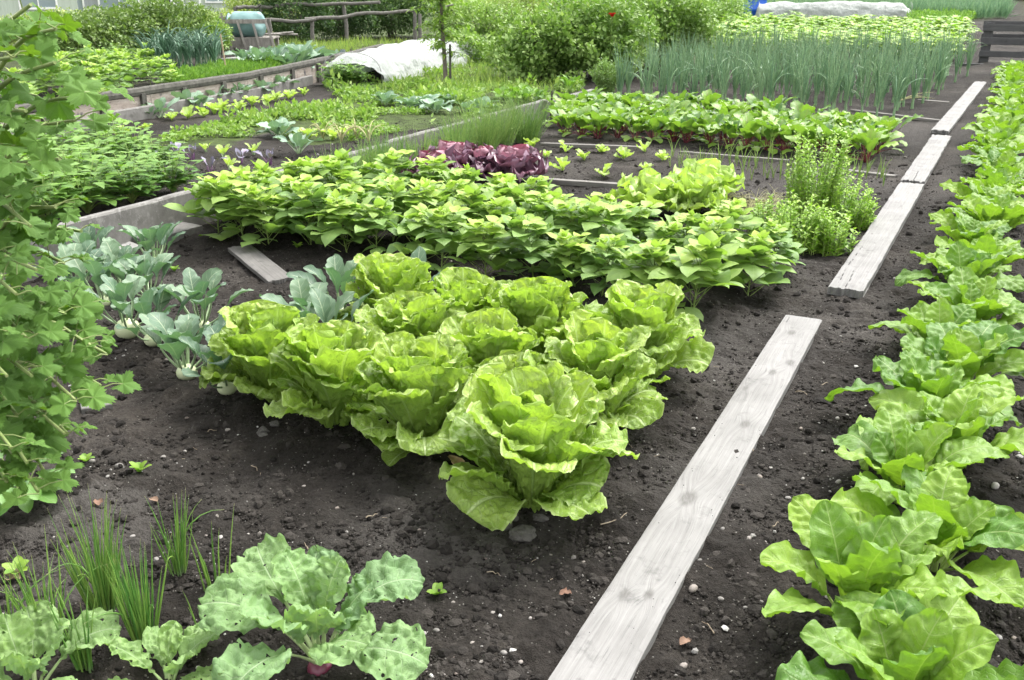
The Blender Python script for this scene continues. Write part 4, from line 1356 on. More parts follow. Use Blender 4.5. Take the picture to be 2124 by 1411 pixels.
def headlet(mo, mh, n=12, r=1.0, ruff=.13, outer=(55, 80), tight=1.0, nv=13, nu=13):
    A, B = MB(), MB()
    ph = U(0, 6)
    for i in range(n):
        f = i/n; az = ph+i*2.4
        leaf(A, np.array([math.cos(az), math.sin(az), 0])*.025+[0, 0, .015], az, U(.15, .19)*r, U(.15, .19)*r, math.radians(U(*outer)*(1-.65*f)), math.radians(U(85, 115)*(1-.55*f)), ROMAINE, nv, nu, cup=np.linspace(1.2, U(.2, .8), nv), ruff=ruff, rf=6, blis=.02, bf=26, jag=.1, rnd=U(0, .8))
    for i in range(8):
        f = i/8; az = ph+i*2.4
        leaf(B, np.array([math.cos(az), math.sin(az), 0])*.015+[0, 0, .02], az, U(.14, .17)*r*(1.15-.2*f), U(.13, .16)*r, math.radians(38-26*f), math.radians(U(10, 35)-75*f*tight), ROMAINE, nv, nu, cup=1.5, ruff=ruff*.9, rf=6, blis=.02, bf=26, rnd=U(0, 1))
    return [('outer_leaves', A.mesh('head_lettuce_leaves', mo)), ('heart', B.mesh('head_lettuce_heart', mh))]


for x, y, s, lab in [(1062, 380, 1.2, 'rightmost red lettuce, pinkish green heart open towards the path'), (1000, 370, 1.0, 'middle red lettuce between two others'), (938, 366, 1.2, 'dark red lettuce behind the beans, left of the middle one'), (895, 384, 1.0, 'leftmost red lettuce, mostly hidden by bean leaves')]:
    place('red_lettuce', headlet(M_red, M_redh, 15, 1.2, .2, nv=18, nu=17), Gp(x, y), 0, s, lab, 'lettuce', 'red lettuces behind the beans')
M_pal = leafmat('pale_lettuce', (.31, .45, .11), (.46, .58, .20), (.55, .62, .34), NL=6, SL=1.4, mw=.04, vs=.3, rough=.42, tr=.38, back=(.33, .46, .11))
for x, y, s, lab in [(1345, 440, 1.2, 'pale head lettuce on the left, right behind the beans'), (1432, 440, 1.15, 'pale head lettuce in the middle, right behind the beans'), (1462, 412, 1.2, 'pale head lettuce at the back right, folded leaves facing the cress')]:
    place('head_lettuce', headlet(M_pal, M_pal, 14, 1.2, .16, (55, 80), 1.2, 18, 17), Gp(x, y), 0, s, lab, 'lettuce', 'pale head lettuces behind the beans')


def seedlet(n=6, L=.1):
    A = MB(); ph = U(0, 6)
    for i in range(n):
        f = i/n
        leaf(A, (0, 0, .005), ph+i*2.4, L*U(.7, 1.1), L*U(.5, .7), math.radians(U(30, 60)*(1-f*.7)), math.radians(U(60, 115)*(1-f*.5)), ROMAINE, 9, 9, cup=np.linspace(1.2, .4, 9), ruff=.12, blis=.012, rnd=U(.2, 1))
    return [('', A.mesh('seedling_lettuce', M_pal))]


sl = [seedlet(int(U(4, 6.9)), U(.085, .11)) for _ in range(5)]
for i, (x, y) in enumerate([(1067, 325), (1105, 306), (1133, 331), (1173, 314), (1097, 344), (1167, 356), (1210, 336), (1247, 318), (1252, 366), (1293, 334), (1337, 319), (1373, 337), (1340, 358)]):
    lab = 'pale green seedling lettuce on the dark soil between the two edging strips'
    if i == 8: lab = 'seedling lettuce nearest the thick dark edging strip, leaves splayed flat'
    if i == 11: lab = 'rightmost seedling lettuce, beside the onion seedlings'
    if i == 0: lab = 'leftmost seedling lettuce, beside the fine green chives'
    place('seedling_lettuce', sl[i % 5], Gp(x, y), U(0, 6), U(.95, 1.2), lab, 'lettuce', 'seedling lettuces behind the red ones')

# onion seedlings
M_ons = blademat('onion_seedling', (.16, .30, .05), (.28, .40, .09), (.3, .36, .15), .45, .2)
os_ = []
for v in range(5):
    A = MB()
    for i in range(3): blade(A, (0, 0, -.005), U(0, 6), U(.14, .24), .0032, math.radians(U(0, 12)), math.radians(U(15, 75)), 8, 5, pa=2, rnd=U(0, 1))
    os_.append(A.mesh('onion_seedling', M_ons))
for i in range(46):
    if i < 36: x = 1390+i*7.3+U(-6, 6); y = 345+U(-18, 26)+(x-1400)*.05
    else: x = U(1735, 1835); y = 372+U(-14, 14)
    place('onion_seedling', [('', os_[i % 5])], Gp(x, y), U(0, 6), U(.8, 1.2), 'thin onion seedling left of the tall cress, among the edging strips' if i < 36 else 'thin onion seedling right of the tall cress', 'onion seedling', 'onion seedlings by the cress')

# chives along the curb
M_chm = blademat('row_chives', (.17, .33, .08), (.34, .48, .13), (.24, .32, .18), .5, .35)
cm = [chive_clump(110, .36, .07, .0036, (2, 26), 34, 7, 4, mat=M_chm) for _ in range(3)]
cfn = [chive_clump(300, .46, .10, .0022, (2, 34), 50, 6, 3, mat=M_chm) for _ in range(2)]
for i, yy in enumerate(np.arange(5.0, 6.75, .17)):
    place('chive_clump', cm[i % 3], on((-3.72+U(-.12, .12), yy)), U(0, 6), U(.9, 1.1), 'clump in the dense row of chives along the concrete curb', 'chives', 'chives along the curb')
for i, (x, yy, lab) in enumerate([(-3.72, 6.95, 'fine feathery chive clump between chives and seedling lettuces'), (-3.70, 7.25, 'tallest fine chive clump against the curb'), (-3.62, 7.6, 'fine chive clump just left of the beets')]):
    place('chive_clump', cfn[i % 2], on((x, yy)), U(0, 6), 1.08, lab, 'chives', 'fine chives by the curb')

# ------------------------------------------------------------------ cress gone to seed beside the planks
M_crs = leafmat('cress', (.18, .35, .04), (.35, .50, .07), (.3, .42, .1), NL=4, SL=1, vs=.2, rough=.45, tr=.35)


def cress(h, r, n, ls=.046):
    A, S = MB(), MB()
    for i in range(n):
        az = U(0, 6.3); q = r*.55*U(0, 1)**.5
        L = h*U(.75, 1.05)*(1-.55*(q/(r*.55))**1.2)
        Q = arc((math.cos(az)*q, math.sin(az)*q, -.005), az, L, U(0, .1), U(.15, .55)*r/.2*.5, 9)
        S.tube(Q, np.linspace(.003, .001, 9), 4, U(0, 1), cap=False)
        k = int(L/.0125)
        for j in range(k):
            t = (j+U(0, 1))/k
            p = np.array([np.interp(t*8, np.arange(9), Q[:, m]) for m in range(3)])
            leaf(A, p, j*2.4+U(-.4, .4), ls*U(.6, 1.25)*(1.15-.6*t), ls*.38*U(.7, 1.2), math.radians(U(25, 70)), math.radians(U(60, 110)), LANCE if t > .5 else OVAL, 4, 3, cup=.3, rnd=float(np.clip(.3*t+U(0, .6), 0, 1)))
    return [('leaves', A.mesh('cress_leaves', M_crs)), ('stems', S.mesh('cress_stems', M_bst))]


gcs = 'cress plants gone to seed by the planks'
place('cress_plant', cress(.74, .24, 100, .042), Gp(1683, 470), 0, 1, 'tall feathery cress plant rising to a point beside the planks', 'cress', gcs)
place('cress_plant', cress(.36, .30, 90), Gp(1745, 470), 0, 1, 'low cress plant spreading right from the tall one, towards the second plank', 'cress', gcs)
place('cress_plant', cress(.32, .30, 90), Gp(1655, 515), 0, 1, 'low cress plant in front of the tall one, at the end of the beans', 'cress', gcs)
place('cress_plant', cress(.26, .24, 60), Gp(1600, 480), 0, 1, 'small cress plant left of the tall one, by the dry straw', 'cress', gcs)
place('cress_plant', cress(.28, .24, 60), Gp(1715, 520), 0, 1, 'small bushy cress at the front corner by the second plank', 'cress', gcs)
M_str = blademat('straw', (.30, .30, .12), (.48, .46, .24), (.35, .33, .18), .7, .2)
A = MB()
for i in range(420):
    p = G(U(1490, 1610), U(415, 452)); blade(A, (p[0], p[1], ground_z(p[0], p[1])+U(.0, .05)), U(0, 6.3), U(.06, .16), .0016, U(.7, 1.5), U(1.3, 1.9), 4, 3, rnd=U(0, 1))
tag(A.obj('straw', M_str), 'heap of wilted straw-coloured weeds between head lettuces and cress', kind='stuff')

# ------------------------------------------------------------------ beets
M_bet = leafmat('beet', (.065, .165, .028), (.22, .36, .05), (.30, .13, .11), NL=6, SL=1.1, mw=.035, vs=.5, rough=.42, spec=.45, tr=.34, back=(.17, .29, .06), bumps=.4)
M_bes = blademat('beet_stalk', (.10, .012, .026), (.19, .04, .05), (.10, .01, .025), .35, .05)


def beet(n=11):
    A, S = MB(), MB()
    rosette(A, S, n, (.13, .175), (.085, .115), (.09, .155), (44, 5), CHARD, .12, .04, 6, 9, 7, sr=.0035, cupr=(-.1, .6), blis=.0, upright=1.25, rnds=(0, 1))
    for i in range(3):
        az = U(0, 6); Q = arc((0, 0, 0), az, .1, 1.1, 1.4, 4); S.tube(Q, .0025, 4, .5, cap=False)
        leaf(A, Q[-1], az, .09, .07, 1.5, 2.3, CHARD, 7, 7, cup=.3, ruff=.1, rnd=U(.8, 1))
    return [('leaves', A.mesh('beet_leaves', M_bet)), ('stalks', S.mesh('beet_stalks', M_bes))]


bt = [beet(U(10, 13).__int__()) for _ in range(6)]
i = 0
for ri, (yy, xa, xb) in enumerate([(8.12, -3.45, -.78), (8.52, -3.7, -.72), (8.95, -3.85, -.75), (9.4, -4.0, -1.0), (9.85, -4.0, -1.9)]):
    n = int((xb-xa)/.165)
    for k in range(n+1):
        x = xa+(xb-xa)*k/n+U(-.04, .04)
        lab = ['red-stemmed beet plant in the front row of the beet bed', 'red-stemmed beet plant in the second row of the beet bed', 'red-stemmed beet plant in the third row of the beet bed', 'red-stemmed beet plant in the fourth row, before the onions', 'red-stemmed beet plant in the short back row, before the onions'][ri]
        if ri == 0 and k == n: lab = 'beet plant at the right front corner of its bed, facing the short plank'
        if ri == 0 and k == 0: lab = 'beet plant at the left front corner of its bed, by the fine chives'
        place('beet_plant', bt[i % 6], on((x, yy+U(-.06, .06)-.05*(x+2))), U(0, 6), U(.95, 1.25), lab, 'beet', 'beets in the beet bed'); i += 1

# ------------------------------------------------------------------ the onion bed
M_on = blademat('onion', (.11, .225, .115), (.26, .40, .20), (.36, .40, .28), .38, .16, tip=(.34, .34, .16))


def onion(n=13, h=.55, r=.0058, flop=.16):
    A = MB()
    ph = U(0, 6)
    A.tube([(0, 0, -.01), (0, 0, .03), (0, 0, .1)], [.016, .014, .010], 6, .8)
    for i in range(n):
        fl = U(0, 1) < flop
        blade(A, (0, 0, .05), ph+i*2.4+U(-.5, .5), h*U(.65, 1.1), r*U(.8, 1.2), math.radians(U(1, 12)), math.radians(U(8, 32) if not fl else U(80, 150)), 8, 5, pa=U(1.4, 2.6), rnd=U(0, 1))
    return A.mesh('onion', M_on)


onm = [onion() for _ in range(8)]
i = 0
for ri, yy in enumerate(np.concatenate([np.arange(11.0, 14.6, .42), np.arange(15.0, 17.4, .55)])):
    xa, xb = -4.0-.05*ri, -.72+.03*ri
    n = 21
    for k in range(n):
        x = xa+(xb-xa)*(k+.5*(ri % 2))/(n-.5)+U(-.10, .10)
        lab = 'onion plant with upright blue-green leaves in the onion bed' if ri > 0 else 'onion plant in the front row of the onion bed, behind the beets'
        if k == n-1: lab = 'onion plant at the right edge of the onion bed, leaning over the path soil'
        place('onion_plant', [('', onm[i % 8])], on((x, yy+U(-.17, .17))), U(0, 6), U(.8, 1.25), lab, 'onion', 'onions in the onion bed'); i += 1
print('onions', i)
A = MB()
for i in range(5): blade(A, (0, 0, .01), .2+U(-.5, .5), U(.25, .5), .006, math.radians(60), math.radians(U(88, 98)), 7, 5, pa=.8, rnd=.9)
o = A.obj('wilted_onion', M_str); o.location = Gp(1860, 215); tag(o, 'wilted yellow onion leaves lying flat at the path side of the onion bed', 'onion')
# chamomile-like bush at the corner of the curb
M_cham = leafmat('herb', (.14, .25, .07), (.25, .36, .13), (.2, .3, .1), rough=.5, tr=.3)


def herb(h, r, n, ls, mat, nm):
    A, S = MB(), MB()
    for i in range(n):
        az = U(0, 6.3); e = U(0, 1)
        L = h*U(.8, 1.1)*(1-.25*e)
        Q = arc((math.cos(az)*.03, math.sin(az)*.03, 0), az, L, e*r/h*.8, e*r/h*1.2, 7)
        S.tube(Q, np.linspace(.003, .0012, 7), 4, .5, cap=False)
        m = 34; t = U(.15, .3)+(1-.2)*rng.uniform(0, 1, m)**.8; t = np.clip(t, 0, 1)
        p = np.stack([np.interp(t*6, np.arange(7), Q[:, k]) for k in range(3)], 1)+rng.normal(size=(m, 3))*.012
        many_quads(A, p, np.full(m, ls), updir=np.array([0, 0, .5]), asp=.4)
    return [('leaves', A.mesh(nm+'_leaves', mat)), ('stems', S.mesh(nm+'_stems', M_bst))]


place('herb_bush', herb(.48, .28, 90, .035, M_cham, 'herb'), on(G(1258, 205)), 0, 1, 'round fine-leaved herb bush at the left front corner of the onions', 'herb')

# ------------------------------------------------------------------ the plot left of the curb
M_pot = leafmat('potato', (.075, .18, .03), (.21, .355, .065), (.25, .36, .11), NL=5, SL=1, vs=.3, rough=.52, spec=.35, tr=.34, back=(.15, .28, .05))


def potato(n=24, h=.36, r=.2, s=.098, nv=5, nu=5):
    A, S = MB(), MB()
    for i in range(n):
        f = (i+.5)/n; az = i*2.4+U(-.4, .4)
        L = h*(.55+.5*f)*U(.85, 1.1)
        Q = arc((0, 0, 0), az, L, math.radians(8+25*(1-f)), math.radians(20+75*(1-f)), 7)
        S.tube(Q, np.linspace(.004, .002, 7), 4, .5, cap=False)
        for k in range(4):                              # a pinnate leaf
            t = .45+.55*k/3
            p = np.array([np.interp(t*6, np.arange(7), Q[:, m]) for m in range(3)])
            for sgn in (-1, 1) if k < 3 else (0,):
                leaf(A, p, az+sgn*U(.8, 1.3), s*U(.8, 1.25), s*.66, math.radians(U(55, 90)), math.radians(U(90, 130)), BEAN, nv, nu, cup=U(-.4, .5), ruff=.04, rnd=float(np.clip(.5*f+U(-.1, .4), 0, 1)))
    return [('leaves', A.mesh('potato_leaves', M_pot)), ('stems', S.mesh('potato_stems', M_bst))]


pp = [potato() for _ in range(5)]
PLA = pxpoly([(20, 330), (200, 300), (330, 345), (385, 400), (260, 445), (90, 480)])
i = 0
for yy in np.arange(2.5, 5.6, .36):
    for x in np.arange(-7.0, -4.3, .36):
        x2, y2 = x+U(-.08, .08), yy+U(-.08, .08)
        if not inpoly(PLA, np.array([x2]), np.array([y2]))[0] or x2 > -4.32: continue
        place('potato_plant', pp[i % 5], on((x2, y2)), U(0, 6), U(.85, 1.1)*(.9 if y2 > 4.3 else 1), 'potato plant beyond the concrete curb, next to the currant bush', 'potato plant', 'potatoes left of the curb'); i += 1

# weeds and grass that cover the paths there
M_weed = leafmat('weeds', (.12, .23, .04), (.30, .42, .09), (.25, .35, .12), NL=3, vs=.1, rough=.55, tr=.35)
M_gras = blademat('grass', (.13, .25, .04), (.33, .44, .08), (.25, .33, .1), .5, .35)
A = MB()
n = 130000
poly = WEEDS[0]; pa = np.array(poly)
X = rng.uniform(pa[:, 0].min(), pa[:, 0].max(), n); Y = rng.uniform(pa[:, 1].min(), pa[:, 1].max(), n)
m = inpoly(poly, X, Y) & (vnoise(X*1.3, Y*1.3, 51)+.7*vnoise(X*4, Y*4, 52) > -.12) & (X > wallx(Y)+.65-.5*(Y > 9.5))
m &= ~inpoly(pxpoly([(345, 365), (360, 318), (560, 312), (610, 330), (570, 380)]), X, Y)
m &= ~inpoly(pxpoly([(540, 300), (560, 280), (700, 288), (720, 315), (600, 318)]), X, Y)
X, Y = X[m], Y[m]
patch = np.clip(vnoise(X*.9, Y*.9, 55)+.5, 0, 1)
P = np.stack([X, Y, zg(X, Y)+rng.uniform(.0, .05, len(X))*(.4+patch)], 1)
many_quads(A, P, (.022+.03*patch*rng.uniform(.5, 1.2, len(X))), updir=np.array([0, 0, .35]), upb=1.6, asp=.75, rndv=np.clip(patch*.7+rng.uniform(-.2, .4, len(X)), 0, 1))
n2 = 9000
k = rng.choice(len(X), n2, replace=False)
cl_ = np.clip(vnoise(X[k]*2.3, Y[k]*2.3, 58)+.15, 0, 1)
k = k[cl_ > .12]; cl_ = cl_[cl_ > .12]
P = np.stack([X[k], Y[k], zg(X[k], Y[k])+rng.uniform(.02, .2, len(k))*cl_*1.5], 1)
many_quads(A, P, rng.uniform(.05, .10, len(k)), updir=np.array([0, 0, .7]), upb=1.0, asp=.5, rndv=rng.uniform(.1, 1, len(k)))
tag(A.obj('low_weeds', M_weed, smooth=False), 'low weeds and clover covering the paths of the left plot', kind='stuff')
A = MB()
Z2_ = PLOT_H
n = 16000
GP = pxpoly([(770, 190), (930, 130), (1050, 90), (1210, 180), (1110, 200), (900, 200)])
ga_ = np.array(GP)
X = rng.uniform(ga_[:, 0].min(), ga_[:, 0].max(), n); Y = rng.uniform(ga_[:, 1].min(), ga_[:, 1].max(), n)
m = inpoly(GP, X, Y)
X, Y = X[m], Y[m]
G2 = np.array([G(U(560, 900), U(88, 112), Z2_)[:2] for _ in range(5000)])
X = np.concatenate([X, G2[:, 0]]); Y = np.concatenate([Y, G2[:, 1]])
P = np.stack([X, Y, zg(X, Y)-.01], 1)
many_quads(A, P, rng.uniform(.07, .15, len(X))+.14*np.clip(vnoise(X*1.6, Y*1.6, 77)+.1, 0, 1), updir=np.array([0, 0, 1.7]), asp=.055, fold=.02, upb=.1)
P2 = P[::6]
tag(A.obj('long_grass', M_gras, smooth=False), 'long yellow-green grass round the young tree', kind='stuff')

# rows of young vegetables along the plank wall
yl = [seedlet(7, U(.075, .10)) for _ in range(4)]
for x, y, s in [(250, 283, 1.2), (303, 270, .8), (357, 250, .9), (390, 247, 1.3), (423, 243, 1.2), (445, 236, 1.3), (463, 231, 1.3), (497, 231, 1.2), (523, 221, 1.2), (555, 217, 1.1), (573, 213, 1.2), (600, 207, 1.2), (630, 200, 1.1)]:
    place('young_lettuce', yl[int(U(0, 3.99))], Gp(x, y), U(0, 6), s*1.15, 'yellow-green young lettuce in the row near the plank wall', 'lettuce', 'young lettuces by the plank wall')
M_kale = leafmat('brassica', (.12, .21, .14), (.22, .33, .22), (.45, .5, .4), NL=5, mw=.05, vs=.6, rough=.5, tr=.2, back=(.2, .3, .2), trc=(1, 1.2, .6))


def brassica(n=9, L=(.12, .18), W=(.08, .11), pr=(.06, .1), out=(60, 8), nv=8, nu=7, mat=None, smat=None):
    A, S = MB(), MB()
    rosette(A, S, n, L, W, pr, out, KOHL, .09, .0, 5, nv, nu, sr=.004, cupr=(.1, .9), jag=.12, rnds=(0, 1))
    return [('leaves', A.mesh('brassica_leaves', mat or M_kale)), ('stalks', S.mesh('brassica_stalks', smat or M_kohs))]


kb = [brassica(U(7, 10).__int__()) for _ in range(4)]
for x, y, s in [(313, 245, .7), (333, 243, 1.1), (393, 228, 1.25), (417, 230, 1.1), (450, 217, 1.1), (477, 208, 1.2), (500, 206, 1.15), (520, 200, 1.2), (545, 197, 1.2), (565, 190, 1.2), (583, 188, 1.1)]:
    place('young_brassica', kb[int(U(0, 3.99))], Gp(x, y), U(0, 6), s*1.1, 'blue-green young brassica between the concrete slabs and the young lettuces', 'brassica', 'young brassicas by the plank wall')
place('courgette_plant', brassica(10, (.10, .13), (.10, .13), (.06, .1), (70, 20), 8, 7, M_pot), Gp(228, 265), 0, 1.1, 'low broad-leaved courgette plant at the near end of the young lettuce row', 'courgette')
# purple kohlrabi
M_pur = leafmat('purple_kohlrabi', (.09, .095, .15), (.2, .19, .26), (.28, .1, .22), mw=.06, NL=5, vs=.7, rough=.5, tr=.15, back=(.17, .15, .22))
M_purs = blademat('purple_stalk', (.13, .05, .14), (.18, .08, .18), (.15, .05, .15), .5, .05)
pk = [brassica(6, (.09, .13), (.05, .07), (.06, .09), (45, 5), 8, 7, M_pur, M_purs) for _ in range(3)]
gk2 = [brassica(6, (.11, .14), (.06, .08), (.05, .08), (40, 5), 8, 7, M_pal) for _ in range(2)]
for i, (x, y) in enumerate([(367, 326), (400, 334), (437, 357), (500, 340), (560, 342), (345, 345)]):
    place('purple_kohlrabi', pk[i % 3], Gp(x, y), U(0, 6), U(.8, 1.05), 'young purple kohlrabi on the bare soil patch beyond the curb', 'kohlrabi', 'purple kohlrabi beyond the curb')
for i, (x, y) in enumerate([(427, 314), (463, 328), (527, 322), (353, 338), (477, 352), (497, 366)]):
    place('green_seedling', gk2[i % 2], Gp(x, y), U(0, 6), U(.55, .8), 'yellow-green upright plant among the purple kohlrabi', 'seedling', 'green plants among the purple kohlrabi')
cab = [brassica(10, (.16, .22), (.13, .17), (.04, .07), (65, 15), 9, 9) for _ in range(3)]
place('cabbage', cab[0], Gp(580, 282), 0, 1.0, 'single cabbage on the soil strip beyond the curb, before the weeds', 'cabbage')
place('small_cabbage', kb[0], Gp(620, 322), 0, 1.1, 'small cabbage just behind the far left bean leaves', 'cabbage')
for i, (x, y) in enumerate([(800, 220), (850, 226), (885, 222), (930, 216), (970, 232), (905, 232), (1000, 228)]):
    place('cabbage', cab[i % 3], Gp(x, y), U(0, 6), U(.8, 1.05), 'blue-green cabbage in the weedy row beyond the curb', 'cabbage', 'cabbages in the weedy row')
for x, y, lab in [(640, 286, 'young lettuce at the left of the weedy soil strip'), (690, 290, 'young lettuce beside wilted onions on the weedy soil strip'), (725, 285, 'young lettuce at the right end of the weedy soil strip')]:
    place('young_lettuce', yl[0], Gp(x, y), U(0, 6), 1.3, lab, 'lettuce', 'young lettuces in the weeds')
wo = MB()
for i in range(7): blade(wo, (0, 0, 0), U(0, 6), U(.2, .32), .005, U(.1, .4), U(1.6, 2.8), 9, 5, pa=1.4, rnd=U(.3, 1))
wom = wo.mesh('wilted_onion', M_str)
for i, (x, y) in enumerate([(670, 290), (708, 296), (740, 292), (765, 298)]):
    place('wilted_onion', [('', wom)], Gp(x, y), U(0, 6), U(.9, 1.2), 'wilted straw-coloured onion on the weedy soil strip', 'onion', 'wilted onions beyond the curb')
lt = [brassica(9, (.12, .16), (.09, .12), (.05, .08), (60, 12), 8, 7, M_pot) for _ in range(2)]
for i, (x, y) in enumerate([(1040, 208), (1065, 204), (1090, 200), (1110, 208), (1060, 214), (1085, 212)]):
    place('turnip_plant', lt[i % 2], Gp(x, y), U(0, 6), 1.0, 'leafy green plant between the cabbages and the end of the curb', 'turnip', 'leafy greens at the end of the curb')
hr = brassica(9, (.25, .33), (.10, .13), (.1, .14), (40, 6), 9, 7, M_pot)
place('horseradish', hr, Gp(1180, 192), 0, .7, 'light green broad-leaved plant at the far end of the curb', 'horseradish')

# white fleece tunnel
M_fle = NT('garden_fleece')
_ob = M_fle.coord()
_w = M_fle.noise(_ob, 6, 5, .6); _f = M_fle.noise(_ob, 60, 3)
_p = M_fle.bsdf(M_fle.mix(M_fle.rng(_w, .35, .7), (.62, .64, .62), (.46, .50, .465)), .7, M_fle.bump(M_fle.math('ADD', _w, M_fle.math('MULTIPLY', _f, .15)), .9, .12), .3)
_tl = M_fle.n('ShaderNodeBsdfTranslucent', {'Color': (.5, .56, .5)})
M_fle = M_fle.done(M_fle.n('ShaderNodeMixShader', {0: .35, 1: _p, 2: _tl}))
M_hoop = plainmat('hoop', (.25, .25, .25), (.35, .35, .34), 30, .5, .1)


def tunnel(p0, p1, wd, ht, nh, label, name, sag=.12, open_end=True, mat=None):
    p0 = np.asarray(p0, float); p1 = np.asarray(p1, float)
    L = np.hypot(*(p1-p0)); d = (p1-p0)/L; nrm = np.array([-d[1], d[0]])
    root = empty(name, on((p0[0], p0[1])), math.atan2(-d[0], d[1]))
    ny, na = nh*9, 40
    t = np.linspace(0, 1, ny); a = np.linspace(0, math.pi, na)
    Tt, Aa = np.meshgrid(t, a, indexing='ij')
    ph = np.abs(np.sin(Tt*nh*math.pi))                  # sags between the hoops
    sc = 1-sag*ph*np.sin(Aa)**.5
    top = np.sin(Aa)**.62
    x = np.sign(np.cos(Aa))*np.abs(np.cos(Aa))**.8*wd/2*(1+.16*fbm(Tt*L*2, Aa*1.5, 3, 61)*(1+(1-np.sin(Aa)))+.12*(1-np.sin(Aa))**4)
    z = top*ht*sc*(1+.22*fbm(Tt*L*1.3+5, Aa*1.2, 3, 62))*(.62+.38*sstep(0, .07, Tt))*(.8+.2*sstep(1., .9, Tt))
    y = Tt*L+fbm(Aa*3, Tt*L*2, 2, 63)*.05
    x = x+fbm(Tt*L*7, Aa*3, 3, 64)*.03; z = z+np.abs(fbm(Tt*L*6+9, Aa*4, 3, 65))*.03
    y = y-.10*np.exp(-Tt*25)*np.cos(Aa*1.0+.4)
    P = np.stack([x, y, z], -1)
    mb = MB(); mb.grid(P[:, ::-1])
    inn = P*np.array([.985, 1, .985]); mb.grid(inn)
    for k, sg in ((0, 1), (-1, -1)):
        if k == 0 and open_end: continue
        c = np.array([0, P[k, 0, 1]-sg*.12, 0])
        E = np.stack([P[k], P[k]*[.7, 1, .75]-[0, sg*.05, 0], np.repeat(c[None], na, 0)], 0)
        mb.grid(E if sg < 0 else E[:, ::-1])
    mb.obj('cover', mat or M_fle, root)
    for i in range(nh+1):
        h = MB(); aa = np.linspace(0, math.pi, 20)
        yy = i/nh*L
        h.tube(np.stack([np.sign(np.cos(aa))*np.abs(np.cos(aa))**.8*wd*.49, np.full(20, yy), np.sin(aa)**.62*ht*.97], 1), .006, 6)
        h.obj('hoop', M_hoop, root)
    return tag(root, label, 'tunnel')


tunnel((-8.05, 11.2), (-8.75, 15.3), .95, .44, 5, 'low white fleece tunnel with open near end in the left plot', 'fleece_tunnel')
for i, (x, y) in enumerate([(712, 177), (735, 179), (690, 179)]):
    place('potato_plant', pp[i], Gp(x, y), U(0, 6), .9, 'green plant growing out of the open end of the fleece tunnel', 'plant', 'plants in the tunnel mouth')

# the young tree
M_tree = leafmat('tree_leaf', (.13, .25, .035), (.30, .42, .08), (.25, .35, .1), NL=6, vs=.3, rough=.45, tr=.42)
M_bark = plainmat('bark', (.09, .075, .06), (.20, .175, .15), 40, .9, .7, 6, stretch=(1, 1, .25))
tr_ = empty('young_tree', on(G(925, 172)))
tag(tr_, 'thin young tree with hanging narrow leaves beside the fleece tunnel', 'tree')
T_, C_ = MB(), MB()
tk = curve3([(0, 0, -.05), (-.02, 0, .5), (-.05, 0, .9), (-.03, 0, 1.5), (.02, .02, 2.2)], 24)
T_.tube(tk, np.linspace(.034, .012, 24), 10)
lim = []
for i in range(42):
    h = .36+i*.044; b = np.array([np.interp(h, tk[:, 2], tk[:, k]) for k in range(2)]+[h])
    az = i*2.4; Q = arc(b, az, U(.3, .6), U(.5, .9), U(1.9, 2.9), 9)
    T_.tube(Q, np.linspace(.007, .002, 9), 5)
    for j in range(46):
        t = U(.1, 1)
        p = np.array([np.interp(t*8, np.arange(9), Q[:, k]) for k in range(3)])+rng.normal(size=3)*.012
        leaf(C_, p, U(0, 6.3), U(.10, .15), U(.03, .042), U(1.0, 1.9), U(1.9, 2.9), LANCE, 5, 3, cup=.4, rnd=U(0, 1))
for j in range(26):
    p = np.array([np.interp(.45+U(-.12, .1), tk[:, 2], tk[:, k]) for k in range(2)]+[.45+U(-.1, .1)])
    leaf(C_, p, U(0, 6.3), U(.07, .12), .03, U(.6, 1.4), U(1.6, 2.6), LANCE, 5, 3, rnd=U(.3, 1))
T_.obj('trunk', M_bark, tr_); C_.obj('crown', M_tree, tr_)
mb = MB(); mb.tube([(0, 0, -.05), (.01, 0, .52)], .017, 8)
o = mb.obj('tree_stake', M_rail); o.location = on(G(934, 172)); tag(o, 'wooden stake tied beside the thin young tree', 'stake')


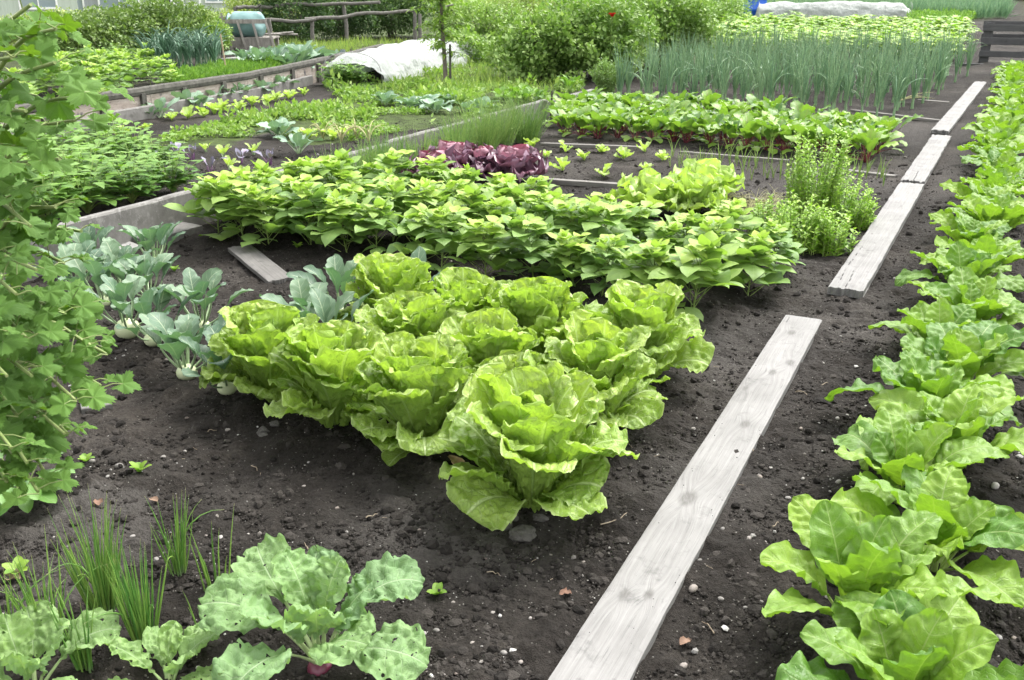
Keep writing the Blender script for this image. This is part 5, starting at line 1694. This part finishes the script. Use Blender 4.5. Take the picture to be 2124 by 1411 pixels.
# ------------------------------------------------------------------ bushes and hedges
def bushy(label, name, p, rx, ry, h, n, ls, mat, rz=0., rough=.5, stems=12, cat='bush', group=None, asp=.6, zlow=.05, parts=('leaves', 'branches'), flowers=None, shell=.45):
    c = on(p)
    root = empty(name, c, rz)
    A, S = MB(), MB()
    sd = U(0, 90)
    m = int(n*1.9)
    d = rng.normal(size=(m, 3)); d /= np.linalg.norm(d, axis=1)[:, None]
    rad = (shell+(1-shell)*rng.uniform(0, 1, m)**.6)
    lob = 1+rough*1.5*(vnoise(d[:, 0]*2.6+sd, d[:, 1]*2.6+d[:, 2]*2.3, 71)+.6*vnoise(d[:, 0]*6+sd, d[:, 2]*6+d[:, 1]*5, 72))
    P = d*rad[:, None]*lob[:, None]
    P = P*np.array([rx, ry, h*.52])+[0, 0, h*.5]
    cl = vnoise(P[:, 0]*5/ max(rx, .4)+sd, P[:, 2]*6/max(h, .5)+P[:, 1]*4, 73)+.6*vnoise(P[:, 0]*9+sd, P[:, 2]*9+P[:, 1]*7, 74)
    k = (cl > -.20-.25*(rad < .8)) & (P[:, 2] > zlow)
    P = P[k][:n]; d = d[k][:n]; cl = cl[k][:n]
    many_quads(A, P, np.full(len(P), ls), updir=d*.55+np.array([0, 0, .15]), asp=asp, upb=1.1, rndv=np.clip(.45+cl*.5+rng.uniform(-.3, .3, len(P)), 0, 1))
    for i in range(stems):
        az = U(0, 6.3); e = np.array([math.cos(az)*rx*U(.3, .8), math.sin(az)*ry*U(.3, .8), h*U(.6, .95)])
        S.tube(curve3([(U(-.1, .1)*rx, U(-.1, .1)*ry, -.03), e*[.35, .35, .5], e], 9), np.linspace(.012, .004, 9), 5)
    A.obj(parts[0], mat, root); S.obj(parts[1], M_bark, root)
    return tag(root, label, cat, group)


def bushmat(nm, c1, c2, tr=.3): return leafmat(nm, c1, c2, tuple(x*1.2 for x in c2), NL=4, vs=.15, rough=.5, tr=tr, bumps=.1)


M_b1 = bushmat('bush_olive', (.07, .135, .032), (.25, .34, .09))
M_b2 = bushmat('bush_yellow', (.19, .27, .06), (.40, .46, .15))
M_b3 = bushmat('bush_dark', (.03, .08, .024), (.15, .24, .07))
M_b4 = bushmat('bush_rasp', (.10, .20, .04), (.31, .44, .12))
M_b5 = bushmat('bush_mid', (.13, .24, .05), (.33, .45, .12))
Z2 = PLOT_H
bushy('big olive green rounded bush at the top left, behind the leeks', 'hedge_bush', G(345, 112, Z2), .92, .8, .84, 13000, .06, M_b1)
bushy('looser olive green bush between currant leaves and the biggest olive bush', 'hedge_bush', G(205, 118, Z2), 1.1, .8, .68, 11000, .06, M_b1)
bushy('feathery yellowish bush at the far left, partly behind currant leaves', 'hedge_bush', G(110, 112, Z2), .9, .7, .62, 6500, .06, M_b2)
bushy('small pale green bush just left of the teal barrel', 'hedge_bush', G(442, 113, Z2), .30, .35, .50, 4500, .05, M_b5)
bushy('yellow-green bush behind the teal barrel', 'hedge_bush', G(440, 75, Z2), 1.5, .8, .50, 8000, .06, M_b2)
bushy('dark green hedge bush with rails in front, right of the teal barrel', 'hedge_bush', G(615, 88, Z2), .85, .7, 1.35, 12000, .06, M_b3)
bushy('dark green hedge bush in the middle behind the rail fence', 'hedge_bush', G(715, 82, Z2), 1.0, .7, 1.35, 13000, .06, M_b3)
bushy('dark green hedge bush behind the right post of the rail fence', 'hedge_bush', G(815, 78, Z2), 1.0, .7, 1.3, 12000, .06, M_b3)
bushy('yellow-green shrub seen between the two rail fences', 'hedge_bush', G(545, 62, Z2), 1.1, .8, 1.0, 7000, .06, M_b2)
bushy('pale bush behind the young tree by the grey posts', 'hedge_bush', G(1000, 105), 1.0, .8, 1.0, 9000, .06, M_b5)
bushy('pale weedy bush right of the young tree, above long grass', 'hedge_bush', G(960, 130), .6, .5, .55, 5000, .05, M_b5)
bushy('raspberry bush with fresh green leaves, left of the red flower', 'raspberry_bush', G(1130, 165), .75, .7, .95, 9000, .075, M_b4, shell=.3)
bushy('taller raspberry bush right below the red flower', 'raspberry_bush', G(1230, 160), .9, .8, 1.15, 12000, .075, M_b4, shell=.3)
bushy('dark leafy bush right of the red flower, in front of the far beds', 'raspberry_bush', G(1375, 140), .95, .8, 1.25, 13000, .07, M_b4, shell=.3)
bushy('yellowish rose bush behind the raspberries at the top of the photo', 'rose_bush', G(1130, 95), 1.5, .9, 1.35, 12000, .065, M_b2)
bushy('tall light bush behind the red flower at the top edge', 'rose_bush', G(1340, 85), 1.5, 1.0, 1.5, 13000, .065, M_b5)
bushy('pale bush left of the blue barrel', 'rose_bush', G(1470, 60), 1.2, .9, 1.1, 8000, .07, M_b5)
# the red flower
fl = empty('poppy', on(G(1262, 170)))
tag(fl, 'single bright red poppy standing out of the raspberry bushes', 'flower')
M_pet = plainmat('petal', (.55, .012, .015), (.68, .03, .03), 30, .5, .1, tr=.35)
S = MB(); Q = curve3([(0, 0, 0), (.01, 0, .5), (.02, 0, .88)], 10); S.tube(Q, .0035, 6); S.obj('stem', M_bst, fl)
A = MB()
for i in range(6): leaf(A, Q[-1], i*2.4, .075, .085, .4, U(1.2, 1.7), OVAL, 7, 7, cup=1.2, ruff=.1, rnd=U(0, 1))
A.obj('petals', M_pet, fl)

# ------------------------------------------------------------------ rail fences of grey poles
M_pole = plainmat('grey_pole', (.085, .08, .07), (.19, .18, .162), 18, .9, .5, 6)


def railfence(name, label, posts, rails, r=.035):
    z0 = min(p[2] for p in posts)
    root = empty(name, (posts[0][0], posts[0][1], z0)); o3 = np.array([posts[0][0], posts[0][1], z0])
    for p in posts:
        mb = MB(); mb.tube(np.array([(p[0], p[1], p[2]-.05), (p[0]+U(-.02, .02), p[1], p[2]+p[3]*.5), (p[0]+U(-.03, .03), p[1], p[2]+p[3])])-o3, [r*1.1, r, r*.95], 8)
        mb.obj('post', M_pole, root)
    for a, b in rails:
        a = np.array(a, float); b = np.array(b, float)
        t = np.linspace(0, 1, 14)[:, None]
        Q = a*(1-t)+b*t; Q[:, 2] += fbm(t[:, 0]*5+U(0, 9), t[:, 0]*0, 2, 3)*.05
        mb = MB(); mb.tube(Q-o3, r*np.linspace(1, .8, 14), 8); mb.obj('rail', M_pole, root)
    return tag(root, label, 'fence')


def hz(p, py, px=None):
    """height at which the sight line through row py passes over the point p"""
    c = G(px if px else 0, py, 0.0)
    q = p
    v = np.array([q[0], q[1], CAM_H])
    return v


A0, A1, A2 = G(565, 100, Z2), G(650, 97, Z2), G(862, 92, Z2)
railfence('rail_fence', 'low fence of rough grey poles in front of the dark hedge',
          [(*A0[:2], Z2, .5), (*A1[:2], Z2, .46), (*A2[:2], Z2, .62), (A2[0]+.18, A2[1]-.1, Z2, .55)],
          [((A0[0]-.9, A0[1]-.3, Z2+.5), (A1[0]+.1, A1[1], Z2+.46)), ((A1[0]-.15, A1[1], Z2+.48), (A2[0], A2[1], Z2+.60))])
B0, B1, B2, B3 = G(497, 93, Z2), G(548, 91, Z2), G(955, 68), G(1010, 66)
railfence('rail_fence', 'fence of grey poles behind the teal barrel, at the top edge',
          [(*B0[:2], Z2, .68), (*B1[:2], Z2, .67), (B1[0]+1.5, B1[1]+.6, Z2, .7)],
          [((*B0[:2], Z2+.67), (*B1[:2], Z2+.68)), ((*B1[:2], Z2+.68), (B1[0]+2.2, B1[1]+.75, Z2+.74))])
railfence('rail_fence', 'short fence of two grey posts and a thin rail right of the young tree',
          [(*B2[:2], .0, .72), (*B3[:2], .0, .72), (B3[0]+2.2, B3[1]+.6, 0, .7)],
          [((B2[0]-.6, B2[1]-.1, .70), (*B3[:2], .71)), ((*B3[:2], .71), (B3[0]+2.6, B3[1]+.7, .70))], .03)

# the teal barrel lying on its wooden rack
M_teal = plainmat('teal_plastic', (.11, .21, .205), (.19, .31, .30), 6, .45, .1, 3, .4)
M_blk = plainmat('black_plastic', (.02, .022, .025), (.035, .035, .04), 10, .5, .1)
M_oldw = plainmat('old_wood', (.17, .155, .14), (.34, .32, .295), 24, .9, .5, 6, stretch=(1, 1, .3))
cp = G(518, 106, Z2); cz = ground_z(cp[0], cp[1])
ax = np.array([cr[0], cr[1]]); ay = np.array([-cr[1], cr[0]])


def L2(u_, v_, z_): return np.array([cp[0]+ax[0]*u_+ay[0]*v_, cp[1]+ax[1]*u_+ay[1]*v_, z_])


rk = empty('barrel_rack', (cp[0], cp[1], cz)); ro = np.array([cp[0], cp[1], cz])
tag(rk, 'weathered wooden rack with slanting uprights carrying the teal barrel', 'rack')
RM = np.stack([np.array([ax[0], ax[1], 0]), np.array([ay[0], ay[1], 0]), np.array([0, 0, 1.])], 1)
mb = MB(); mb.box(-.42, .40, -.02, .0, .06, .22, M=(RM, np.zeros(3))); mb.obj('side_board', M_oldw, rk, smooth=False)
mb = MB(); mb.box(-.40, .42, .0, .5, .20, .225, M=(RM, np.zeros(3))); mb.obj('deck', M_oldw, rk, smooth=False)
mb = MB(); mb.box(-.42, .34, -.045, -.02, .45, .52, M=(RM, np.zeros(3))); mb.obj('rail', M_oldw, rk, smooth=False)
for x0, x1 in ((-.36, -.28), (-.10, -.04), (.12, .20), (.34, .46)):
    mb = MB(); a = RM@np.array([x0-.02 if x0 > 0 else x0-.06, -.035, .62 if x0 < -.3 else .5]); b = RM@np.array([x1, -.035, .0])
    mb.tube(np.array([b, (a+b)/2, a]), .028, 4); mb.obj('upright', M_oldw, rk, smooth=False)
for x in (-.38, .38):
    mb = MB(); mb.box(x-.03, x+.03, .4, .46, -.02, .2, M=(RM, np.zeros(3))); mb.obj('leg', M_oldw, rk, smooth=False)
bl = empty('barrel', (cp[0], cp[1], cz)); tag(bl, 'dented teal plastic barrel lying on the wooden rack', 'barrel')
mb = MB(); t = np.linspace(0, 1, 26); th = np.linspace(0, 2*math.pi, 41)
rr = .215*np.minimum(1, (np.sin(np.clip(t*1.03, 0, 1)*math.pi)*2.2)**.38); rr[0] = .19; rr[-1] = .02
Pq = np.stack([np.broadcast_to((-.36+.64*t)[:, None], (26, 41)), rr[:, None]*np.cos(th)[None], rr[:, None]*np.sin(th)[None]], -1)
dent = .06*np.exp(-(((Pq[..., 0]-.22)/.12)**2+((Pq[..., 1]+.2)/.12)**2+((Pq[..., 2]-.1)/.14)**2))
Pq[..., 1] += dent*1.5; Pq[..., 2] -= dent
mb.grid((Pq+[0, .22, .225+.2])@RM.T); mb.obj('shell', M_teal, bl)
mb = MB(); c5 = np.stack([np.zeros(41)-.362, .2*np.cos(th), .2*np.sin(th)], 1)
mb.grid((np.stack([c5, c5*[1, .9, .9]+[-.015, 0, 0], c5*[1, .02, .02]+[-.005, 0, 0]], 0)+[0, .22, .425])@RM.T[:]); mb.obj('end_cap', M_blk, bl)
mb = MB(); mb.tube(np.array([L2(.15, .3, cz+.25), L2(.7, .35, cz+.29)])-ro*0, .02, 5)
mb.tube(np.array([L2(.25, .2, cz+.27), L2(.75, .45, cz+.25)]), .018, 5)
o = mb.obj('wood_offcuts', M_oldw); tag(o, 'grey sticks lying on the rack right of the teal barrel', 'sticks')

# ------------------------------------------------------------------ the raised left plot
bl2 = [bean(.36, 12, .13, 6, 5) for _ in range(3)]
PL2 = pxpoly([(50, 225), (80, 152), (290, 132), (340, 158), (372, 176), (300, 195), (180, 222)], Z2)
i = 0
pl2 = np.array(PL2)
for yy in np.arange(pl2[:, 1].min(), pl2[:, 1].max(), .34):
    for x in np.arange(pl2[:, 0].min(), pl2[:, 0].max(), .34):
        x2, y2 = x+U(-.12, .12), yy+U(-.12, .12)
        if not inpoly(PL2, np.array([x2]), np.array([y2]))[0] or x2 > wallx(y2)-.22: continue
        far = x2 < -10.5
        place('potato_plant' if far else 'bean_plant', pp[i % 5] if far else bl2[i % 3], on((x2, y2)), U(0, 6), U(.7, .9),
              'potato plant at the back of the raised plot, before the olive bushes' if far else 'large-leaved bean plant on the raised plot behind the plank wall', 'potato plant' if far else 'bean plant', 'potatoes of the raised plot' if far else 'beans of the raised plot'); i += 1
M_lk = blademat('leek', (.05, .125, .07), (.12, .22, .135), (.5, .53, .42), .45, .1)


def leek(n=9, h=.44):
    A = MB(); az0 = U(0, 6)
    A.tube([(0, 0, 0), (0, 0, .12)], [.016, .014], 6, .5)
    for i in range(n):
        az = az0+(i % 2)*math.pi+U(-.4, .4)
        blade(A, (0, 0, .1+i*.008), az, h*U(.7, 1.1), .017, math.radians(U(6, 22)), math.radians(U(40, 120)), 8, 5, pa=2.2, flat=.25, rnd=U(0, 1))
    return A.mesh('leek', M_lk)


lk = [leek() for _ in range(4)]
for r in range(4):
    for k in range(13):
        p = G(308+k*11.5+r*3+U(-4, 4), 152-r*6+U(-1.5, 1.5), Z2)
        place('leek', [('', lk[(k+r) % 4])], on(p), U(0, 6), U(.85, 1.1), 'blue-green leek in the rows before the olive bush', 'leek', 'leeks of the raised plot')
M_car = blademat('carrot_top', (.10, .23, .025), (.20, .36, .04), (.15, .25, .05), .6, .35)
A = MB()
for i in range(16000):
    pass
n = 15000
PC = pxpoly([(340, 170), (470, 140), (545, 138), (600, 140), (540, 152), (430, 175), (380, 182)], Z2)
pc = np.array(PC)
X = rng.uniform(pc[:, 0].min(), pc[:, 0].max(), n*3); Y = rng.uniform(pc[:, 1].min(), pc[:, 1].max(), n*3)
m = inpoly(PC, X, Y); X, Y = X[m][:n], Y[m][:n]
m = X < wallx(Y)-.12; X, Y = X[m], Y[m]
P = np.stack([X, Y, zg(X, Y)+rng.uniform(0, .11, len(X))*(.6+vnoise(X*3, Y*3, 5))], 1)
many_quads(A, P, rng.uniform(.04, .09, len(X)), updir=np.array([0, 0, 1.2]), asp=.22, upb=.3)
tag(A.obj('carrot_tops', M_car, smooth=False), 'feathery bright green carrot tops along the plank wall', kind='stuff')
bigcab = [brassica(9, (.26, .34), (.16, .2), (.05, .08), (60, 8), 9, 9) for _ in range(3)]
for i, (x, y, s) in enumerate([(545, 140, .85), (575, 136, .9), (600, 137, .9), (620, 132, 1.15), (640, 128, 1.05), (660, 128, 1.0), (690, 122, 1.0), (590, 124, .8), (560, 126, .75), (530, 128, .7), (505, 130, .7), (610, 120, .8)]):
    place('cabbage_plant', bigcab[i % 3], on(G(x, y, Z2)), U(0, 6), s*1.15, 'grey-green cabbage behind the plank wall, before the dark hedge', 'cabbage', 'cabbages of the raised plot')
M_rc = leafmat('red_cabbage', (.07, .10, .11), (.14, .18, .18), (.3, .2, .3), mw=.05, NL=5, vs=.6, rough=.5, tr=.12, back=(.18, .2, .22))
rc = brassica(10, (.22, .28), (.15, .18), (.05, .08), (58, 8), 9, 9, M_rc, M_purs)
for i, (x, y) in enumerate([(725, 116), (755, 112), (785, 110), (700, 118)]):
    place('red_cabbage', rc, on(G(x, y, Z2)), U(0, 6), .95, 'purplish cabbage just behind the white fleece tunnel', 'cabbage', 'purplish cabbages by the tunnel')
mb = MB(); mb.tube([(0, 0, -.05), (-.012, 0, .25), (-.03, 0, .50)], .009, 6)
o = mb.obj('garden_cane', plainmat('cane', (.28, .2, .13), (.4, .31, .22), 30, .7, .2)); o.location = on(G(470, 155, Z2)); tag(o, 'thin brown cane standing upright between carrots and leeks', 'cane')
slab('board', [(455, 122), (520, 120), (560, 116), (500, 117)], .03, M_pale, 'pale board lying between the leeks and the teal barrel', 'board', Z2)

# ------------------------------------------------------------------ huts far at the top left
M_hut = plainmat('hut_green', (.40, .46, .38), (.52, .57, .49), 8, .8, .2, stretch=(6, 6, .4))
M_hutg = plainmat('hut_grey', (.28, .30, .31), (.38, .40, .41), 8, .8, .2, stretch=(6, 6, .4))
M_hutd = plainmat('hut_dark', (.035, .035, .04), (.07, .07, .075), 8, .8, .2, stretch=(6, 6, .4))
M_roof = plainmat('felt_roof', (.06, .06, .065), (.11, .11, .11), 20, .9, .3)
M_whit = plainmat('white_paint', (.72, .72, .70), (.82, .82, .80), 12, .6, .1)
M_glas = plainmat('window_glass', (.22, .27, .29), (.30, .35, .37), 3, .08, .0, spec=.8)


def hut(name, label, p, wd, dp, h, mat, wins, door=None):
    ang = math.atan2(p[0], p[1])
    root = empty(name, (p[0], p[1], ground_z(p[0], p[1])), -ang)
    mb = MB(); mb.box(-wd/2, wd/2, 0, dp, 0, h)
    n = int(wd/.14)
    for k in range(n+1):
        x = -wd/2+wd*k/n; mb.box(x-.012, x+.012, -.015, -.0005, .02, h-.02, .3)
    mb.obj('wall', mat, root, smooth=False)
    mb = MB(); e = .18
    V = np.array([(-wd/2-e, -e, h-.02), (wd/2+e, -e, h-.02), (wd/2+e, dp/2, h+.55), (-wd/2-e, dp/2, h+.55), (wd/2+e, dp+e, h-.02), (-wd/2-e, dp+e, h-.02)])
    V = np.concatenate([V, V-[0, 0, .07]])
    mb.add(V, q=[(0, 1, 2, 3), (3, 2, 4, 5), (7, 6, 9, 8), (8, 9, 11, 10), (0, 6, 7, 1), (5, 4, 10, 11), (1, 7, 8, 2), (2, 8, 10, 4), (0, 3, 9, 6), (3, 5, 11, 9)])
    mb.obj('roof', M_roof, root, smooth=False)
    for x, z, w_, h_ in wins:
        f = MB()
        for a in ((x-w_/2-.05, x-w_/2, z, z+h_), (x+w_/2, x+w_/2+.05, z, z+h_), (x-w_/2-.05, x+w_/2+.05, z-.05, z), (x-w_/2-.05, x+w_/2+.05, z+h_, z+h_+.05), (x-.015, x+.015, z, z+h_)):
            f.box(a[0], a[1], -.05, -.003, a[2], a[3])
        fo = f.obj('window', M_whit, root, smooth=False)
        g = MB(); g.box(x-w_/2, x+w_/2, -.022, -.018, z, z+h_); g.obj('pane', M_glas, fo, smooth=False)
    if door:
        d = MB(); x, w_, h_ = door; d.box(x-w_/2, x+w_/2, -.04, -.017, .05, h_); do = d.obj('door', M_hutd if mat != M_hutd else M_hutg, root, smooth=False)
        hd = MB(); hd.tube([(x+w_*.38, -.07, h_*.5), (x+w_*.38, -.07, h_*.5+.12)], .012, 6); hd.tube([(x+w_*.38, -.03, h_*.5+.06), (x+w_*.38, -.07, h_*.5+.06)], .01, 6); hd.obj('handle', M_whit, do)
    return tag(root, label, 'hut')


def far(px, d):
    v = Gd(px, 0, 10); v = v[:2]/np.hypot(*v[:2])*d
    return np.array([v[0], v[1], 0])


hut('garden_hut', 'pale green garden hut at the top edge, above the teal barrel', far(470, 32), 1.9, 2.2, 2.1, M_hut, [(-.25, .55, .7, .7)], (.6, .6, 1.8))
hut('garden_hut', 'grey glazed garden hut at the top left, behind the olive bush', far(190, 30), 2.8, 2.2, 2.0, M_hutg, [(-.75, .35, 1.0, .75), (.7, .35, 1.0, .75)])
hut('garden_hut', 'dark hut at the top edge between the grey and the pale green huts', far(345, 36), 3.2, 2.4, 2.1, M_hutd, [(-.9, .9, .6, .6)], (.7, .8, 1.9))
hut('garden_hut', 'pale hut behind currant leaves in the top left corner', far(60, 28), 2.2, 2, 2.0, M_hut, [(.2, .5, .8, .7)])
wf = far(385, 28); ang = math.atan2(wf[0], wf[1])
rt = empty('white_trellis', (wf[0], wf[1], ground_z(wf[0], wf[1])), -ang); tag(rt, 'white painted wooden frame standing behind the olive bush at the top', 'trellis')
for x in (-.36, -.30, -.08, .1, .36):
    mb = MB(); mb.box(x-.025, x+.025, -.025, .025, -.02, .72 if abs(x) > .2 else .86); mb.obj('upright', M_whit, rt, smooth=False)
mb = MB(); mb.box(-.42, .42, -.05, -.028, .74, .82); mb.obj('crossbar', M_whit, rt, smooth=False)
mb = MB(); mb.box(-.42, .42, -.05, -.028, .50, .55); mb.obj('crossbar', M_whit, rt, smooth=False)
# ------------------------------------------------------------------ far right: strawberry bed, tunnel, barrel, fence
M_stb = leafmat('strawberry', (.14, .29, .03), (.38, .50, .07), (.35, .45, .15), NL=5, vs=.3, rough=.42, tr=.36)


def strawb():
    A, S = MB(), MB()
    for i in range(34):
        az = U(0, 6.3); f = U(0, 1)
        Q = arc((0, 0, 0), az, U(.2, .42), .1+.5*f, .3+1.1*f, 4); S.tube(Q, .004, 4, .5, cap=False)
        for da in (0, 1.6, -1.6):
            leaf(A, Q[-1], az+da, U(.11, .16), U(.10, .13), U(.9, 1.5), U(1.6, 2.2), OVAL, 5, 5, cup=U(-.3, .6), ruff=.06, rnd=U(0, 1))
    return [('leaves', A.mesh('strawberry_leaves', M_stb)), ('stems', S.mesh('strawberry_stems', M_bst))]


sb = [strawb() for _ in range(4)]
i = 0
for yy in np.concatenate([np.arange(18.0, 24, .75), np.arange(24.4, 31, .95)]):
    xa = -4.6-(yy-18)*.30; xb = -.75-(yy-18)*.02
    n = int((xb-xa)/.62)
    for k in range(n+1):
        x = xa+(xb-xa)*k/n+U(-.12, .12)
        place('strawberry_plant', sb[i % 4], on((x, yy+U(-.15, .15))), U(0, 6), U(.9, 1.2), 'bright leafy plant in the strawberry bed between onions and the far white tunnel', 'strawberry', 'strawberries behind the onions'); i += 1
print('strawberry', i)
tunnel(G(1885, 43)[:2], G(1572, 40)[:2], .95, .62, 6, 'long white fabric tunnel at the top right, beside the blue barrel', 'fabric_tunnel', .05, False)
bp_ = G(1563, 38)
br = empty('rain_barrel', on(bp_)); tag(br, 'bright blue plastic barrel standing at the end of the far white tunnel', 'barrel')
M_blu = plainmat('blue_plastic', (.015, .09, .48), (.03, .13, .58), 5, .4, .1, 3, .5)
mb = MB(); zz = np.array([0, .02, .3, .32, .36, .38, .7, .72, .76, .78, 1.1, 1.16, 1.17]); rr = np.array([.38, .42, .44, .455, .455, .44, .44, .455, .455, .44, .43, .40, .02])
th = np.linspace(0, 2*math.pi, 33)
mb.grid(np.stack([rr[:, None]*np.cos(th)[None], rr[:, None]*np.sin(th)[None], np.broadcast_to(zz[:, None], (13, 33))], -1)[:, ::-1]); mb.obj('drum', M_blu, br)
mb = MB(); mb.tube(np.stack([.43*np.cos(th), .43*np.sin(th), th*0+1.1], 1), .02, 6); mb.obj('rim', M_blk, br)
gb = G(1541, 37); M_grp = plainmat('green_plastic', (.03, .16, .05), (.05, .22, .08), 5, .4, .1)
mb = MB(); zz = np.array([0, .01, .42, .5, .5, .44]); rr = np.array([.02, .17, .21, .225, .20, .19])
mb.grid(np.stack([rr[:, None]*np.cos(th)[None], rr[:, None]*np.sin(th)[None], np.broadcast_to(zz[:, None], (6, 33))], -1)[:, ::-1])
o = mb.obj('green_bucket', M_grp); o.location = on(gb); tag(o, 'green plastic tub beside the blue barrel', 'tub')

# far carrots and onions, a mass of leaves
A = MB(); n = 9000
PF = pxpoly([(1880, 48), (1885, 30), (2010, 22), (2040, 32), (1990, 58), (1905, 60)])
pf_ = np.array(PF); X = rng.uniform(pf_[:, 0].min(), pf_[:, 0].max(), n*3); Y = rng.uniform(pf_[:, 1].min(), pf_[:, 1].max(), n*3)
m = inpoly(PF, X, Y); X, Y = X[m][:n], Y[m][:n]
many_quads(A, np.stack([X, Y, zg(X, Y)+rng.uniform(0, .28, len(X))], 1), rng.uniform(.08, .16, len(X)), updir=np.array([0, 0, .8]), asp=.4, upb=.6)
tag(A.obj('carrot_tops', M_car, smooth=False), 'light green tops of far carrots right of the long white tunnel', kind='stuff')
A = MB(); n = 26000
X = rng.uniform(-13, .3, n); Y = 41+rng.uniform(0, 1, n)**1.6*24
X = np.minimum(X, .2-.0*Y)
many_quads(A, np.stack([X, Y, zg(X, Y)], 1), rng.uniform(.4, .75, n), updir=np.array([0, 0, 2.6]), asp=.05, fold=.02, upb=.1)
tag(A.obj('far_onions', M_on, smooth=False), 'far field of blue-green onions along the top right edge', kind='stuff')
A = MB(); n = 22000
X = rng.uniform(-22, -8.5, n); Y = 30+rng.uniform(0, 1, n)**1.4*32
m = (vnoise(X*.2+Y*.9, Y*.2, 91) > -.15) | (rng.uniform(0, 1, n) < .3); X, Y = X[m], Y[m]
many_quads(A, np.stack([X, Y, zg(X, Y)+rng.uniform(0, .35, len(X))], 1), rng.uniform(.18, .32, len(X)), updir=np.array([0, 0, .6]), asp=.7, upb=1)
tag(A.obj('far_crops', M_b5, smooth=False), 'far beds of green crops behind the bushes', kind='stuff')

# the fence of blackened pallet boards
pfr = empty('pallet_fence', on((-.2, 18.6)), math.radians(2)); tag(pfr, 'low black fence of horizontal pallet boards across the path', 'fence')
for yy0, rows in ((0.0, ((.10, .20), (.30, .42), (.52, .63))), (.42, ((.34, .46), (.56, .67)))):
    for a, b in rows:
        mb = MB(); e = newext()
        board(mb, e, 2.3, b-a, .02, res=.03, edge=.003, M=(np.array([[0, 1, 0], [0, 0, -1], [1, 0, 0]], float), np.array([-.03, yy0-.002, (a+b)/2])))
        mb.obj('board', M_dark, pfr, smooth=False, extra=catx(e))
for x in (.06, 1.15, 2.2):
    mb = MB(); e = newext()
    board(mb, e, .68, .15, .05, res=.03, M=(np.array([[1, 0, 0], [0, 0, -1], [0, 1, 0]], float), np.array([x, .075, -.03])))
    mb.obj('post', M_dark, pfr, smooth=False, extra=catx(e))
    mb = MB(); e = newext()
    board(mb, e, .66, .10, .05, res=.03, M=(np.array([[1, 0, 0], [0, 0, -1], [0, 1, 0]], float), np.array([x+.01, .40, -.03])))
    mb.obj('post', M_dark, pfr, smooth=False, extra=catx(e))
o = plank('ground_board', (-.5, 18.2), (1.6, 18.35), .1, .05, M_dark, 'dark board on the ground at the foot of the black fence', 'board')

# distant trees so that the view ends in green
for k in range(13):
    x = -75+k*11+U(-3, 3); y = 88+U(-4, 8)-abs(x+20)*.15
    bushy('distant broad tree closing the view behind the gardens', 'distant_tree', (x, y, 0), 7.5, 5, U(8, 12), 2600, .9, M_b3 if k % 2 else M_b1, stems=5, cat='tree', group='trees behind the gardens', zlow=.1, parts=('crown', 'trunk'))
